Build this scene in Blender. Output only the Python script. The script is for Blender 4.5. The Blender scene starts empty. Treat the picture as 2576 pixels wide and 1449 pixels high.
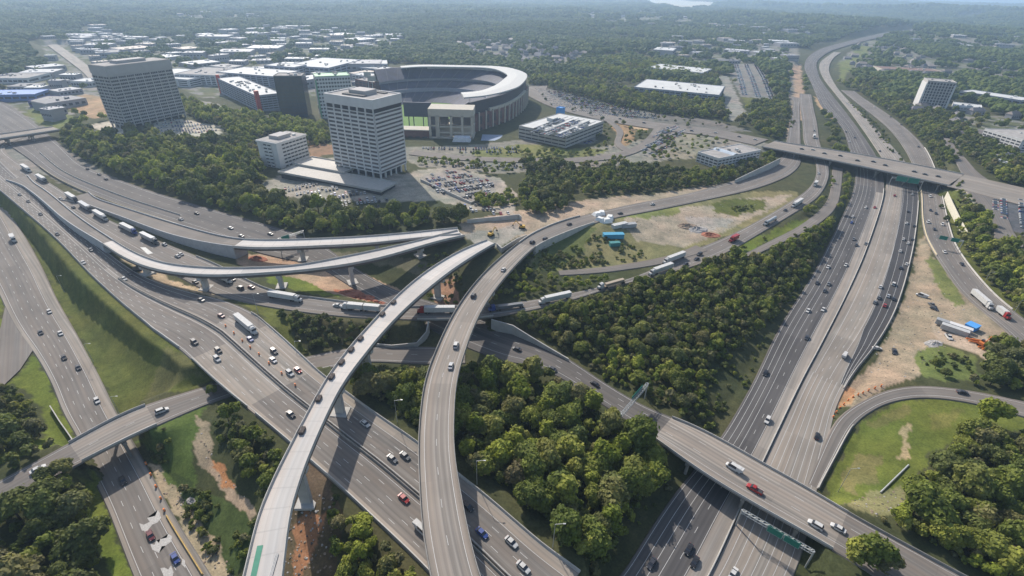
import bpy, bmesh, math, random
import numpy as np
from mathutils import Matrix, Vector, kdtree
HAZE = .00013
random.seed(7); rng = np.random.default_rng(7)
SC = bpy.context.scene; COL = SC.collection
# ------------------------------------------------------------------ camera model (surveyed from the photograph)
TH = math.radians(31.2); RO = math.radians(1.5); F = 1259.; CX, CY = 1288., 724.5; CAMH = 160.
fw = np.array([0, math.cos(TH), -math.sin(TH)]); rt = np.array([1., 0, 0]); dn = np.array([0, -math.sin(TH), -math.cos(TH)])
CR = math.cos(RO)*rt - math.sin(RO)*dn; CD = math.cos(RO)*dn + math.sin(RO)*rt
def G(x, y, z=0.):
    d = fw + (x-CX)/F*CR + (y-CY)/F*CD; t = (z-CAMH)/d[2]
    return np.array([0, 0, CAMH]) + d*t
def Pj(p):
    q = np.asarray(p, float) - np.array([0, 0, CAMH]); w = q @ fw
    return np.stack([CX+F*(q @ CR)/w, CY+F*(q @ CD)/w], -1)
def Hz(b, yt):
    zs = np.arange(b[2], b[2]+90, .1); pp = Pj(np.stack([np.full_like(zs, b[0]), np.full_like(zs, b[1]), zs], 1))
    return float(zs[np.argmin(abs(pp[:, 1]-yt))])
# ------------------------------------------------------------------ materials
MATS = {}
def nmat(name):
    m = bpy.data.materials.new(name); m.use_nodes = True
    nt = m.node_tree; b = nt.nodes['Principled BSDF']; return m, nt, b
def N(nt, t, **k):
    n = nt.nodes.new(t)
    for a, v in k.items():
        if a in n.inputs: n.inputs[a].default_value = v
        else: setattr(n, a, v)
    return n
def mixc(nt, fac, a, b, mode='MIX'):
    n = nt.nodes.new('ShaderNodeMix'); n.data_type = 'RGBA'; n.blend_type = mode
    for s, v in ((0, fac), (6, a), (7, b)):
        if hasattr(v, 'is_output'): nt.links.new(v, n.inputs[s])
        else: n.inputs[s].default_value = v if s == 0 else (tuple(v)+(1,))[:4]
    return n.outputs[2]
def mrange(nt, v, a, b, c=0., d=1.):
    n = N(nt, 'ShaderNodeMapRange'); nt.links.new(v, n.inputs[0])
    for i, x in zip((1, 2, 3, 4), (a, b, c, d)): n.inputs[i].default_value = x
    return n.outputs[0]
def plain(name, col, rough=.7, var=.12, scale=.6, metal=0., spec=.3):
    if name in MATS: return MATS[name]
    m, nt, b = nmat(name)
    tc = N(nt, 'ShaderNodeTexCoord'); no = N(nt, 'ShaderNodeTexNoise', Scale=scale, Detail=4.)
    nt.links.new(tc.outputs['Object'], no.inputs['Vector'])
    f = mrange(nt, no.outputs[0], .3, .7)
    c = mixc(nt, f, [x*(1-var) for x in col], [min(1, x*(1+var)) for x in col])
    nt.links.new(c, b.inputs['Base Color']); b.inputs['Roughness'].default_value = rough
    b.inputs['Metallic'].default_value = metal; b.inputs['Specular IOR Level'].default_value = spec
    MATS[name] = m; return m
def roadmat(name, col, streak=.25, patch=.15, joints=0., tint=(1.06, .98, .92)):
    """pavement: tyre-polished streaks along the lanes, patches, optional cross joints; UV is metres across, along"""
    m, nt, b = nmat(name)
    uv = N(nt, 'ShaderNodeUVMap'); mp = N(nt, 'ShaderNodeMapping'); mp.inputs['Scale'].default_value = (1.15, .012, 1)
    nt.links.new(uv.outputs[0], mp.inputs[0])
    n1 = N(nt, 'ShaderNodeTexNoise', Scale=1., Detail=3.); nt.links.new(mp.outputs[0], n1.inputs['Vector'])
    mp2 = N(nt, 'ShaderNodeMapping'); mp2.inputs['Scale'].default_value = (.3, .006, 1); nt.links.new(uv.outputs[0], mp2.inputs[0])
    n2 = N(nt, 'ShaderNodeTexNoise', Scale=1., Detail=2.); nt.links.new(mp2.outputs[0], n2.inputs['Vector'])
    n3 = N(nt, 'ShaderNodeTexNoise', Scale=.05, Detail=6.); nt.links.new(uv.outputs[0], n3.inputs['Vector'])
    f1 = mrange(nt, n1.outputs[0], .35, .65); f2 = mrange(nt, n2.outputs[0], .35, .65); f3 = mrange(nt, n3.outputs[0], .3, .7)
    c = mixc(nt, f1, [x*(1-streak) for x in col], [x*(1+streak*.6) for x in col])
    c = mixc(nt, f2, c, [x*y for x, y in zip(col, tint)])
    c2 = mixc(nt, f3, [1-patch]*3, [1+patch*.5]*3)
    c = mixc(nt, 1., c, c2, 'MULTIPLY')
    bk = N(nt, 'ShaderNodeTexBrick', Scale=1.); nt.links.new(uv.outputs[0], bk.inputs['Vector']); bk.inputs['Color1'].default_value = (.84, .84, .84, 1); bk.inputs['Color2'].default_value = (1.13, 1.12, 1.1, 1); bk.inputs['Mortar'].default_value = (.8, .8, .8, 1); bk.inputs['Mortar Size'].default_value = .06; bk.inputs['Brick Width'].default_value = 3.66; bk.inputs['Row Height'].default_value = 46.
    c = mixc(nt, .8, c, bk.outputs['Color'], 'MULTIPLY')
    # lane-centre oil line / wheel tracks, every 3.6 m
    sx = N(nt, 'ShaderNodeSeparateXYZ'); nt.links.new(uv.outputs[0], sx.inputs[0])
    mt = N(nt, 'ShaderNodeMath', operation='MULTIPLY'); nt.links.new(sx.outputs[0], mt.inputs[0]); mt.inputs[1].default_value = 2*math.pi/1.83
    sn = N(nt, 'ShaderNodeMath', operation='COSINE'); nt.links.new(mt.outputs[0], sn.inputs[0])
    f4 = mrange(nt, sn.outputs[0], -1, 1, 0, streak*.9)
    c = mixc(nt, f4, c, [x*.55 for x in col])
    if joints:
        mj = N(nt, 'ShaderNodeMath', operation='PINGPONG'); nt.links.new(sx.outputs[1], mj.inputs[0]); mj.inputs[1].default_value = joints/2
        fj = mrange(nt, mj.outputs[0], 0, .35, .45, 0)
        c = mixc(nt, fj, c, [x*.6 for x in col])
    nt.links.new(c, b.inputs['Base Color']); b.inputs['Roughness'].default_value = .85; b.inputs['Specular IOR Level'].default_value = .25
    MATS[name] = m; return m
ASPH = roadmat('asphalt_worn', (.185, .17, .155), .27)
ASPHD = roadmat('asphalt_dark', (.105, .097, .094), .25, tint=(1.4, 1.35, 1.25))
ASPHN = roadmat('asphalt_new', (.06, .06, .064), .2)
CONC = roadmat('concrete_pavement', (.27, .246, .216), .28)
CONCT = roadmat('concrete_tan', (.285, .262, .235), .3)
DECKN = roadmat('deck_fresh', (.49, .475, .455), .09, .08, joints=7.)
DECKO = roadmat('deck_old', (.275, .25, .222), .42)
MCON = plain('concrete', (.42, .40, .37), .85, .12, .3)
MCOND = plain('concrete_weathered', (.25, .235, .215), .85, .2, .4)
MWALL = plain('wall_panel_concrete', (.37, .37, .37), .85, .1, .5)
MPAINT = plain('paint_white', (.5, .49, .47), .7, .1, 1.)
MPAINTY = plain('paint_yellow', (.62, .40, .08), .7, .15, 1.)
MGIRD = plain('girder_steel', (.10, .085, .075), .7, .15, .3)
MGLASS = plain('dark_glass', (.035, .04, .05), .15, .2, .2, spec=.6)
MSTEEL = plain('galvanised_steel', (.38, .39, .38), .5, .1, 1., .3)
MGREEN = plain('sign_green', (.01, .17, .12), .5, .08, 1.)
MTYRE = plain('rubber', (.02, .02, .02), .9, .1, 3.)
MBARK = plain('bark', (.11, .085, .065), .95, .25, 2.)
MHEAD = plain('lamp_lens', (.75, .75, .72), .2, .03, 3.)
MTAIL = plain('lamp_red', (.35, .01, .01), .3, .05, 3.)
MORANGE = plain('barrel_orange', (.75, .2, .03), .6, .08, 2.)
def foliage(name, cols, var=.35):
    m, nt, b = nmat(name)
    oi = N(nt, 'ShaderNodeObjectInfo'); r = N(nt, 'ShaderNodeValToRGB'); r.color_ramp.interpolation = 'LINEAR'
    e = r.color_ramp.elements
    while len(e) < len(cols): e.new(.5)
    for i, c in enumerate(cols): e[i].position = i/(len(cols)-1); e[i].color = tuple(c)+(1,)
    nt.links.new(oi.outputs['Random'], r.inputs[0])
    tc = N(nt, 'ShaderNodeTexCoord'); no = N(nt, 'ShaderNodeTexNoise', Scale=.45, Detail=3.); nt.links.new(tc.outputs['Object'], no.inputs['Vector'])
    n2 = N(nt, 'ShaderNodeTexNoise', Scale=2.5, Detail=2.); nt.links.new(tc.outputs['Object'], n2.inputs['Vector'])
    f = mrange(nt, no.outputs[0], .3, .7); g = mrange(nt, n2.outputs[0], .3, .7)
    k = mixc(nt, f, (1-var,)*3, (1+var, 1+var*.9, 1)); k2 = mixc(nt, g, (.75,)*3, (1.25,)*3)
    c = mixc(nt, 1., r.outputs[0], k, 'MULTIPLY'); c = mixc(nt, 1., c, k2, 'MULTIPLY')
    nt.links.new(c, b.inputs['Base Color']); b.inputs['Roughness'].default_value = .75; b.inputs['Specular IOR Level'].default_value = .15
    tl = N(nt, 'ShaderNodeBsdfTranslucent'); nt.links.new(mixc(nt, 1., c, (1.25, 1.3, .8), 'MULTIPLY'), tl.inputs[0]); ms = N(nt, 'ShaderNodeMixShader'); ms.inputs[0].default_value = .3; nt.links.new(b.outputs[0], ms.inputs[1]); nt.links.new(tl.outputs[0], ms.inputs[2]); nt.links.new(ms.outputs[0], nt.nodes['Material Output'].inputs['Surface'])
    MATS[name] = m; return m
MFOL = foliage('leaves_mixed', [(0.101, 0.134, 0.037), (0.169, 0.198, 0.049), (0.131, 0.165, 0.046), (0.240, 0.255, 0.059), (0.109, 0.140, 0.046), (0.204, 0.185, 0.104), (0.191, 0.222, 0.047), (0.169, 0.147, 0.092)])
MFOLB = foliage('leaves_spring', [(0.191, 0.229, 0.041), (0.265, 0.293, 0.059), (0.156, 0.198, 0.038), (0.289, 0.299, 0.079), (0.191, 0.191, 0.079)])
MFOLD = foliage('leaves_dark', [(0.072, 0.095, 0.035), (0.109, 0.127, 0.044), (0.126, 0.147, 0.049), (0.096, 0.114, 0.044), (0.161, 0.153, 0.098), (0.144, 0.178, 0.053)])
MFAR = foliage('leaves_distant', [(0.060, 0.095, 0.028), (0.109, 0.153, 0.034), (0.082, 0.114, 0.034), (0.153, 0.191, 0.041), (0.072, 0.095, 0.034)], .3)
def paintmat(name, c): return plain('paint_'+name, c, .35, .03, 2., spec=.5)
# ------------------------------------------------------------------ object helpers
def obj(name, me, parent=None, mats=None):
    o = bpy.data.objects.new(name, me); COL.objects.link(o)
    if parent is not None: o.parent = parent
    if mats is not None and me is not None and len(me.materials) == 0:
        for m in (mats if isinstance(mats, (list, tuple)) else [mats]): me.materials.append(m)
    return o
def tag(o, label=None, cat=None, group=None, kind=None):
    if label: o['label'] = label
    if cat: o['category'] = cat
    if group: o['group'] = group
    if kind: o['kind'] = kind
    return o
def empty(name, loc=(0, 0, 0), rz=0.):
    o = bpy.data.objects.new(name, None); COL.objects.link(o); o.location = tuple(float(v) for v in loc); o.rotation_euler.z = rz; o.empty_display_size = .5
    return o
class MB:
    def __init__(s): s.v = []; s.f = []; s.m = []; s.uv = None
    def add(s, vs, fs, mi=0):
        b = len(s.v); s.v += [tuple(float(c) for c in v) for v in vs]; s.f += [tuple(b+i for i in f) for f in fs]; s.m += [mi]*len(fs)
    def box(s, c, d, rz=0., mi=0, taper=1.):
        cx, cy, cz = c; a, b, h = d[0]/2, d[1]/2, d[2]/2; cr, sr = math.cos(rz), math.sin(rz); vs = []
        for z, k in ((-h, 1), (h, taper)):
            for x, y in ((-a, -b), (a, -b), (a, b), (-a, b)):
                x *= k; y *= k; vs.append((cx+x*cr-y*sr, cy+x*sr+y*cr, cz+z))
        s.add(vs, [(0, 3, 2, 1), (4, 5, 6, 7), (0, 1, 5, 4), (1, 2, 6, 5), (2, 3, 7, 6), (3, 0, 4, 7)], mi)
    def prism(s, poly, z0, z1, mi=0, top=None):
        poly = [(float(p[0]), float(p[1])) for p in poly]
        ar = sum(poly[i][0]*poly[(i+1) % len(poly)][1]-poly[(i+1) % len(poly)][0]*poly[i][1] for i in range(len(poly)))
        if ar < 0: poly = poly[::-1]
        n = len(poly); tp = poly
        vs = [(x, y, z0) for x, y in poly]+[(x, y, z1) for x, y in tp]
        s.add(vs, [tuple(range(n-1, -1, -1))]+[(i, (i+1) % n, n+(i+1) % n, n+i) for i in range(n)], mi)
        s.add([(x, y, z1) for x, y in tp], [tuple(range(n))], mi if top is None else top)
    def cyl(s, p0, p1, r0, r1=None, n=8, mi=0):
        r1 = r0 if r1 is None else r1; p0, p1 = Vector([float(v) for v in p0]), Vector([float(v) for v in p1]); ax = (p1-p0).normalized()
        u = ax.orthogonal().normalized(); w = ax.cross(u); vs = []
        for p, r in ((p0, r0), (p1, r1)):
            for i in range(n):
                a = 2*math.pi*i/n; vs.append(p+(u*math.cos(a)+w*math.sin(a))*r)
        s.add(vs, [(i, (i+1) % n, n+(i+1) % n, n+i) for i in range(n)]+[tuple(range(n-1, -1, -1)), tuple(range(n, 2*n))], mi)
    def mesh(s, name, mats, smooth=False):
        me = bpy.data.meshes.new(name); me.from_pydata(s.v, [], s.f)
        for m in (mats if isinstance(mats, (list, tuple)) else [mats]): me.materials.append(m)
        if any(s.m): me.polygons.foreach_set('material_index', s.m)
        if smooth: me.polygons.foreach_set('use_smooth', [True]*len(s.f))
        me.update(); return me
    def build(s, name, mats, parent=None, smooth=False): return obj(name, s.mesh(name, mats, smooth), parent)
def child_at(name, mb, mats, parent):
    """mesh given in world coordinates, parented to a root empty that sits elsewhere"""
    o = mb.build(name, mats, parent); o.matrix_parent_inverse = parent.matrix_basis.inverted() if False else Matrix.Identity(4)
    M = parent.matrix_basis.inverted(); o.data.transform(M); return o
# ------------------------------------------------------------------ ribbons (roads, decks)
def catmull(pts, step_f):
    pts = np.asarray(pts, float); n = len(pts); out = []
    ext = np.vstack([2*pts[0]-pts[1], pts, 2*pts[-1]-pts[-2]])
    for i in range(n-1):
        p0, p1, p2, p3 = ext[i:i+4]; L = np.linalg.norm(p2-p1); d = np.linalg.norm(p1[:2]); k = max(2, int(L/step_f(d)))
        # centripetal-ish: plain Catmull-Rom with limited tangents
        m1 = (p2-p0)*.5; m2 = (p3-p1)*.5
        for m in (m1, m2):
            q = np.linalg.norm(m)
            if q > 1.2*L: m *= 1.2*L/q
        t = np.linspace(0, 1, k, endpoint=False)[:, None]
        out.append((2*t**3-3*t**2+1)*p1+(t**3-2*t**2+t)*m1+(-2*t**3+3*t**2)*p2+(t**3-t**2)*m2)
    out.append(pts[-1:]); return np.vstack(out)
STEP = lambda d: max(3., d*.012)
def smooth(a, w):
    k = 2*w+1; p = np.vstack([np.repeat(a[:1], w, 0), a, np.repeat(a[-1:], w, 0)]); c = np.cumsum(np.vstack([np.zeros((1, a.shape[1])), p]), 0)
    return (c[k:]-c[:-k])/k
class Rib:
    def __init__(s, L, R, z, key=None, w=3, direct=False):
        zl = np.interp(np.linspace(0, 1, len(L)), np.linspace(0, 1, len(z)), z) if hasattr(z, '__len__') else [z]*len(L)
        WL0 = np.array([G(p[0], p[1], zz) for p, zz in zip(L, zl)])
        WL = catmull(WL0, STEP)
        zr = np.interp(np.linspace(0, 1, len(R)), np.linspace(0, 1, len(L)), zl)
        for _ in range(3):
            WR0 = np.array([G(p[0], p[1], zz) for p, zz in zip(R, zr)])
            zr = np.array([WL[np.argmin(((WL[:, :2]-q[:2])**2).sum(1)), 2] for q in WR0])
        WR = catmull(WR0, STEP)
        if direct:
            rs = lambda p: np.stack([np.interp(np.linspace(0, 1, 40), np.linspace(0, 1, len(p)), p[:, k]) for k in range(3)], 1)
            WL, WR = rs(WL), rs(WR); j = np.arange(40)
        else: j = np.array([np.argmin(((WR[:, :2]-q[:2])**2).sum(1)) for q in WL]); j = np.maximum.accumulate(j)
        c = (WL+WR[j])/2; wd = np.linalg.norm(WL[:, :2]-WR[j, :2], axis=1)[:, None]
        if w: c[1:-1] = smooth(c, w)[1:-1]; wd = smooth(wd, w+1)
        # drop doubled-back stations
        keep = [0]
        for i in range(1, len(c)):
            if np.linalg.norm(c[i]-c[keep[-1]]) > 1.: keep.append(i)
        s.c = c[keep]; s.w = wd[keep, 0]; s.key = key; s.fin()
        k = len(s.c)//2; q = WL[np.argmin(((WL[:, :2]-s.c[k, :2])**2).sum(1))]
        if (q[:2]-s.c[k, :2]) @ s.n[k] > 0: s.n = -s.n   # the first-listed edge lies at negative offsets
    def fin(s):
        t = np.gradient(s.c[:, :2], axis=0); t /= np.linalg.norm(t, axis=1)[:, None]+1e-9; s.t = t; s.n = np.stack([-t[:, 1], t[:, 0]], 1)
        s.s = np.concatenate([[0], np.cumsum(np.linalg.norm(np.diff(s.c, axis=0), axis=1))])
    def sub(s, i0, i1):
        r = object.__new__(Rib); r.c, r.w, r.t, r.n, r.s, r.key = s.c[i0:i1+1], s.w[i0:i1+1], s.t[i0:i1+1], s.n[i0:i1+1], s.s[i0:i1+1], s.key; return r
    def at(s, x, y):
        p = Pj(s.c); return int(np.argmin((p[:, 0]-x)**2+(p[:, 1]-y)**2))
    def off(s, o, dz=0.):
        o = np.asarray(o); return np.column_stack([s.c[:, :2]+s.n*(o[:, None] if o.ndim else o), s.c[:, 2]+dz])
def strip_mesh(name, lists, mats, uv=None, close=False, midx=None):
    """lists: k polylines with equal station count; faces between neighbours"""
    k = len(lists); n = len(lists[0]); V = np.concatenate(lists); fs = []; mi = []
    for a in range(k if close else k-1):
        b = (a+1) % k
        for i in range(n-1): fs.append((a*n+i, a*n+i+1, b*n+i+1, b*n+i)); mi.append(midx[a] if midx else 0)
    if close: fs += [tuple(a*n for a in range(k)), tuple(a*n+n-1 for a in range(k-1, -1, -1))]; mi += [0, 0]
    me = bpy.data.meshes.new(name); me.from_pydata(V.tolist(), [], fs)
    for m in (mats if isinstance(mats, (list, tuple)) else [mats]): me.materials.append(m)
    me.polygons.foreach_set('material_index', mi)
    if uv is not None:
        U = np.concatenate(uv); l = me.uv_layers.new(name='UVMap'); li = np.empty(len(me.loops), int); me.loops.foreach_get('vertex_index', li)
        l.data.foreach_set('uv', U[li].ravel())
    me.update(); return me
def road_sheet(r, name, mat, parent=None, dz=0., thick=.6, slope=0.):
    h = r.w/2; A = r.off(-h, dz); B = r.off(h, dz)
    l = [r.off(-h-.4, dz-thick), A, B, r.off(h+.4, dz-thick)]
    uv = [np.column_stack([x, r.s]) for x in (-h-.5, -h, h, h+.5)]
    return obj(name, strip_mesh(name, l, mat, uv), parent)
def lines(r, specs, name, mat, parent=None, dz=.03, w=.14):
    """specs: (fraction across 0..1 from the left edge, dashed)"""
    mb = MB()
    for fr, dash in specs:
        o = (fr-.5)*r.w if abs(fr) <= 1.001 else None
        ph = random.random()*12
        a = r.off(o-w/2, dz); b = r.off(o+w/2, dz)
        if not dash:
            n = len(a); mb.add(np.vstack([a, b]), [(i, i+1, n+i+1, n+i) for i in range(n-1)])
        else:
            s0 = r.s[0]+ph
            while s0 < r.s[-1]-4:
                q = [[np.interp(t, r.s, e[:, k]) for k in range(3)] for e in (a, b) for t in (s0, s0+3.)]
                mb.add([q[0], q[1], q[3], q[2]], [(0, 1, 2, 3)]); s0 += 12.
    if mb.v: return mb.build(name, mat, parent)
def parapet(r, side, mat, name='parapet', parent=None, h=.95, w=.4, inset=0., base=-.02):
    o = side*(r.w/2-w/2-inset); return obj(name, strip_mesh(name, [r.off(o-w/2, base), r.off(o-w/4, h), r.off(o+w/4, h), r.off(o+w/2, base)], mat, close=True), parent)
# ------------------------------------------------------------------ road plan
RB = {}
def rib(key, L, R, z, w=3): RB[key] = Rib(L, R, z, key, w); return RB[key]
rib('interstate', [(-120,380),(-50,437),(13,490),(133,593),(233,696),(333,783),(440,866),(550,966),(600,1006),(727,1113),(859,1229),(936,1303),(1019,1379),(1086,1449),(1190,1560),(1290,1680)],
    [(-60,345),(0,405),(50,452),(170,552),(258,625),(350,690),(455,728),(560,752),(593,750),(667,810),(735,870),(813,943),(869,983),(959,1049),(1049,1109),(1156,1193),(1259,1273),(1352,1359),(1482,1449),(1640,1580)],
    [12,12,12,12.5,13,13,13,13,13,13,13,13,13,13,13,13])
rib('cross_street', [(-80,1255),(40,1185),(157,1126),(293,1046),(410,1003),(540,966),(650,930),(760,900),(859,878),(942,872),(1092,872),(1160,876)],
    [(-30,1285),(90,1222),(203,1163),(367,1083),(520,1016),(580,993),(690,960),(830,925),(926,908),(1050,915),(1159,914),(1200,905)],
    [7.5,8.8,9.6,9.6,8.6,7,5.8,5.8,6,6,5.8,5.6])
rib('collector', [(-60,215),(60,290),(147,360),(207,417),(300,452),(400,487),(567,536),(733,583),(820,625),(912,685),(1002,733),(1120,770),(1242,813),(1339,853),(1426,900),(1525,966),(1642,1033),(1717,1059),(1817,1106),(1917,1166),(2070,1249),(2184,1323),(2300,1379),(2420,1449),(2560,1530)],
    [(-170,250),(-40,330),(50,382),(140,448),(262,503),(395,548),(540,597),(680,645),(790,665),(870,712),(960,765),(1060,815),(1150,860),(1220,898),(1310,915),(1379,933),(1439,966),(1566,1049),(1640,1100),(1717,1158),(1817,1223),(1950,1299),(2077,1373),(2184,1433),(2260,1490),(2400,1590)],
    [11,11,10.5,10.5,10,10,9.5,9,8,7,6.5,6,5.6,5.5,5.5,5.8,6.8,7.5,8,8,8,8,8,7.5,7])
rib('truck_ramp', [(-40,330),(20,390),(100,445),(173,490),(240,535),(290,562),(460,630),(547,666),(607,696),(677,730),(767,746),(859,758),(969,770),(1092,772),(1259,765),(1392,746),(1502,723),(1609,692),(1717,640),(1827,596),(1917,550),(1984,510),(2034,475),(2055,440),(2050,400),(2024,360),(2020,310),(2014,270),(2012,235)],
    [(-60,380),(0,425),(60,462),(143,510),(200,545),(293,606),(360,650),(457,698),(520,733),(600,755),(700,775),(800,789),(859,795),(1046,804),(1192,803),(1276,790),(1359,775),(1459,748),(1576,712),(1717,678),(1817,640),(1917,583),(2017,523),(2062,490),(2085,440),(2078,400),(2062,360),(2055,310),(2046,270),(2040,235)],
    [11,11,11,11,11,11,11.5,11.5,11.7,12,12,12,12.3,12.5,12.5,12.3,12,11.5,11,10.5,10,9,7.5,6,5,4,4,4.5,5])
rib('upper_ramp', [(185,483),(300,519),(467,571),(597,602),(700,604),(859,599),(992,590),(1092,580),(1150,574)],
    [(190,505),(300,545),(440,595),(583,622),(667,626),(859,618),(926,615),(1026,603),(1160,590)], [10.5,12,15,18,18.6,19,19,19,19])
rib('lower_ramp', [(45,440),(110,475),(190,540),(283,603),(333,633),(400,660),(500,673),(600,675),(733,670),(859,648),(992,620),(1092,596),(1150,580)],
    [(40,455),(100,500),(170,560),(257,613),(300,643),(367,673),(450,690),(533,695),(633,691),(767,681),(859,669),(926,658),(1026,631),(1109,606),(1170,594)],
    [12,13.5,16.5,19,20,21,22,22,22,21.5,20.5,19.5,19])
rib('white_flyover', [(560,1640),(617,1449),(633,1349),(667,1249),(700,1179),(750,1083),(813,966),(859,900),(892,860),(969,776),(1026,720),(1092,670),(1169,626),(1229,604)],
    [(690,1640),(713,1449),(722,1349),(742,1249),(767,1179),(806,1083),(863,966),(892,929),(959,843),(1026,773),(1092,716),(1159,666),(1243,614)],
    [32,32,32,31.5,31,30,28.3,27,26,24,22.8,21.4,20,19.5])
rib('tan_flyover', [(1130,1640),(1082,1449),(1062,1349),(1055,1233),(1052,1099),(1066,966),(1089,900),(1119,830),(1159,760),(1209,696),(1269,640),(1342,586),(1426,552),(1519,530),(1600,511),(1717,490),(1850,453),(1930,422),(1968,395),(1978,362),(1990,300),(2000,240)],
    [(1290,1640),(1206,1449),(1176,1316),(1152,1199),(1142,1099),(1149,966),(1166,900),(1192,826),(1226,760),(1279,690),(1342,626),(1399,596),(1479,566),(1552,546),(1640,530),(1750,507),(1900,474),(1985,440),(2014,410),(2014,375),(2012,310),(2010,250)],
    [30,30,29.8,29.3,28.5,27.2,26.2,25,23.4,21.8,20.2,18.8,17.6,16.4,15,13,9.5,6.5,5,4,4,4.5])
rib('highway_west', [(1500,1560),(1576,1433),(1650,1310),(1717,1219),(1750,1180),(1814,1103),(1894,966),(1967,816),(2050,683),(2117,550),(2147,483),(2154,420),(2140,383),(2117,317),(2067,267),(2044,213),(2024,167),(2037,140),(2070,121),(2117,108),(2217,84),(2317,70),(2417,47),(2520,25)],
    [(1720,1560),(1787,1449),(1860,1286),(1920,1163),(2014,966),(2067,866),(2134,733),(2184,616),(2224,483),(2215,420),(2205,393),(2170,340),(2130,285),(2090,235),(2064,200),(2054,167),(2060,148),(2090,128),(2140,112),(2230,90),(2317,74.5),(2425,50),(2530,28)],
    [0,0,0,0,0,0,0,0,0,.5,1,2,2.2,2.6,3,4,5,6,7,8,8,8,8,8])
rib('highway_east', [(1730,1560),(1791,1449),(1864,1286),(1924,1163),(2018,966),(2071,866),(2138,733),(2188,616),(2228,483),(2232,420),(2217,393),(2182,340),(2142,285),(2102,235),(2074,200),(2062,172),(2068,152),(2098,131)],
    [(1930,1560),(2000,1449),(2054,1233),(2082,1110),(2100,1030),(2120,985),(2150,935),(2205,866),(2252,783),(2284,683),(2304,583),(2310,483),(2290,425),(2255,380),(2214,335),(2170,288),(2124,243),(2098,208),(2084,170),(2100,142),(2125,126)],
    [0,0,0,0,0,0,0,0,.5,1.5,2,2.3,2.7,3,3.5,5,6,7])
rib('side_ramp', [(2117,227),(2184,280),(2234,320),(2270,365),(2300,420),(2318,483),(2320,550),(2334,606),(2367,660),(2404,716),(2444,760),(2517,816),(2600,900)],
    [(2130,213),(2167,243),(2234,287),(2284,327),(2324,367),(2352,423),(2368,483),(2384,550),(2404,616),(2450,683),(2517,756),(2576,800),(2680,880)], [4,3.5,3,2.8,2.5,2,2,2,2.2,2.6,3.2,4,4.5])
rib('loop_ramp', [(2035,1215),(2078,1110),(2108,1050),(2150,1022),(2217,986),(2300,969),(2417,979),(2500,993),(2600,1015),(2720,1045)],
    [(2058,1232),(2108,1140),(2147,1069),(2190,1033),(2250,1006),(2334,999),(2434,1009),(2510,1028),(2600,1055),(2710,1088)], [.02,.2,1,2,3.5,5,6,6.5,7,7.5])
rib('left_road', [(-180,400),(-130,470),(-90,560),(-60,640),(-10,720),(13,770),(45,830),(83,880),(110,925),(133,966),(157,1033),(200,1106),(223,1179),(267,1266),(337,1449),(400,1600)],
    [(-90,385),(-50,430),(0,500),(43,566),(93,650),(140,750),(187,833),(227,910),(257,966),(293,1043),(363,1163),(430,1290),(530,1449),(620,1600)],
    [3,2.5,1.5,1,.5,.2,0,0,0,0,0,0,0,0,0,0])
rib('far_left_bridge', [(-70,348),(0,339),(70,329),(143,318)], [(-70,360),(0,351),(70,339),(143,328)], [18,18,18,17.5])
rib('service_lane', [(1405,681),(1525,671),(1675,645),(1760,615)], [(1408,692),(1525,684),(1680,660),(1770,632)], [10.5,11,11.2,11])
rib('hedge_lane', [(2096,420),(2090,483),(2072,520),(2017,565),(1950,600),(1870,640)], [(2120,420),(2114,483),(2098,528),(2040,575),(1970,608),(1880,650)], [3,5,6.5,8,9.5,10.5])
rib('right_cross', [(2415,437),(2480,450),(2540,464),(2640,487)], [(2395,470),(2450,484),(2520,502),(2620,528)], [11,11,11,11])
rib('overpass', [(1935,352),(1960,358),(2117,381),(2284,411),(2380,430),(2434,441)], [(1930,372),(1960,378),(2084,402),(2217,430),(2350,459),(2410,473)], [11,11,11,11,11,11])
rib('stadium_street', [(1300,205),(1365,228),(1440,262),(1530,288),(1650,308),(1780,322),(1880,340),(1940,352)], [(1320,235),(1370,262),(1440,285),(1530,305),(1650,325),(1780,340),(1870,358),(1930,372)], [10,10,10,10,10,10.5,11,11])
rib('right_street', [(2500,458),(2470,445),(2430,400),(2400,365),(2385,345)], [(2460,480),(2430,450),(2405,405),(2385,375),(2375,350)], [11,10.5,10,9,8])
rib('right_street_south', [(2430,480),(2470,520),(2500,570),(2520,620)], [(2480,462),(2510,500),(2540,560),(2560,610)], [11,10,9,9])
rib('boulevard', [(120,112),(170,150),(215,185),(235,215)], [(140,110),(200,150),(240,185),(262,215)], [10,10,10,10])
rib('plaza_drive', [(1516,300),(1546,318),(1556,336),(1543,356),(1552,370),(1580,384)], [(1530,299),(1562,317),(1570,337),(1556,357),(1565,366),(1590,377)], [11,11,11,11.5,12,12])
rib('plaza_street', [(1380,400),(1500,392),(1570,380),(1622,352),(1650,318)], [(1385,412),(1505,404),(1582,391),(1642,360),(1670,322)], [12.5,12,12,11.5,11])
rib('tower_street', [(1040,378),(1120,388),(1200,394),(1380,398)], [(1035,389),(1118,399),(1200,405),(1380,410)], [13,13,13,12.5])
SLIP = [(13,770),(45,830),(83,880),(50,930),(0,978),(-60,1040),(-130,1000),(-50,925),(-12,870),(2,820)]
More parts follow.
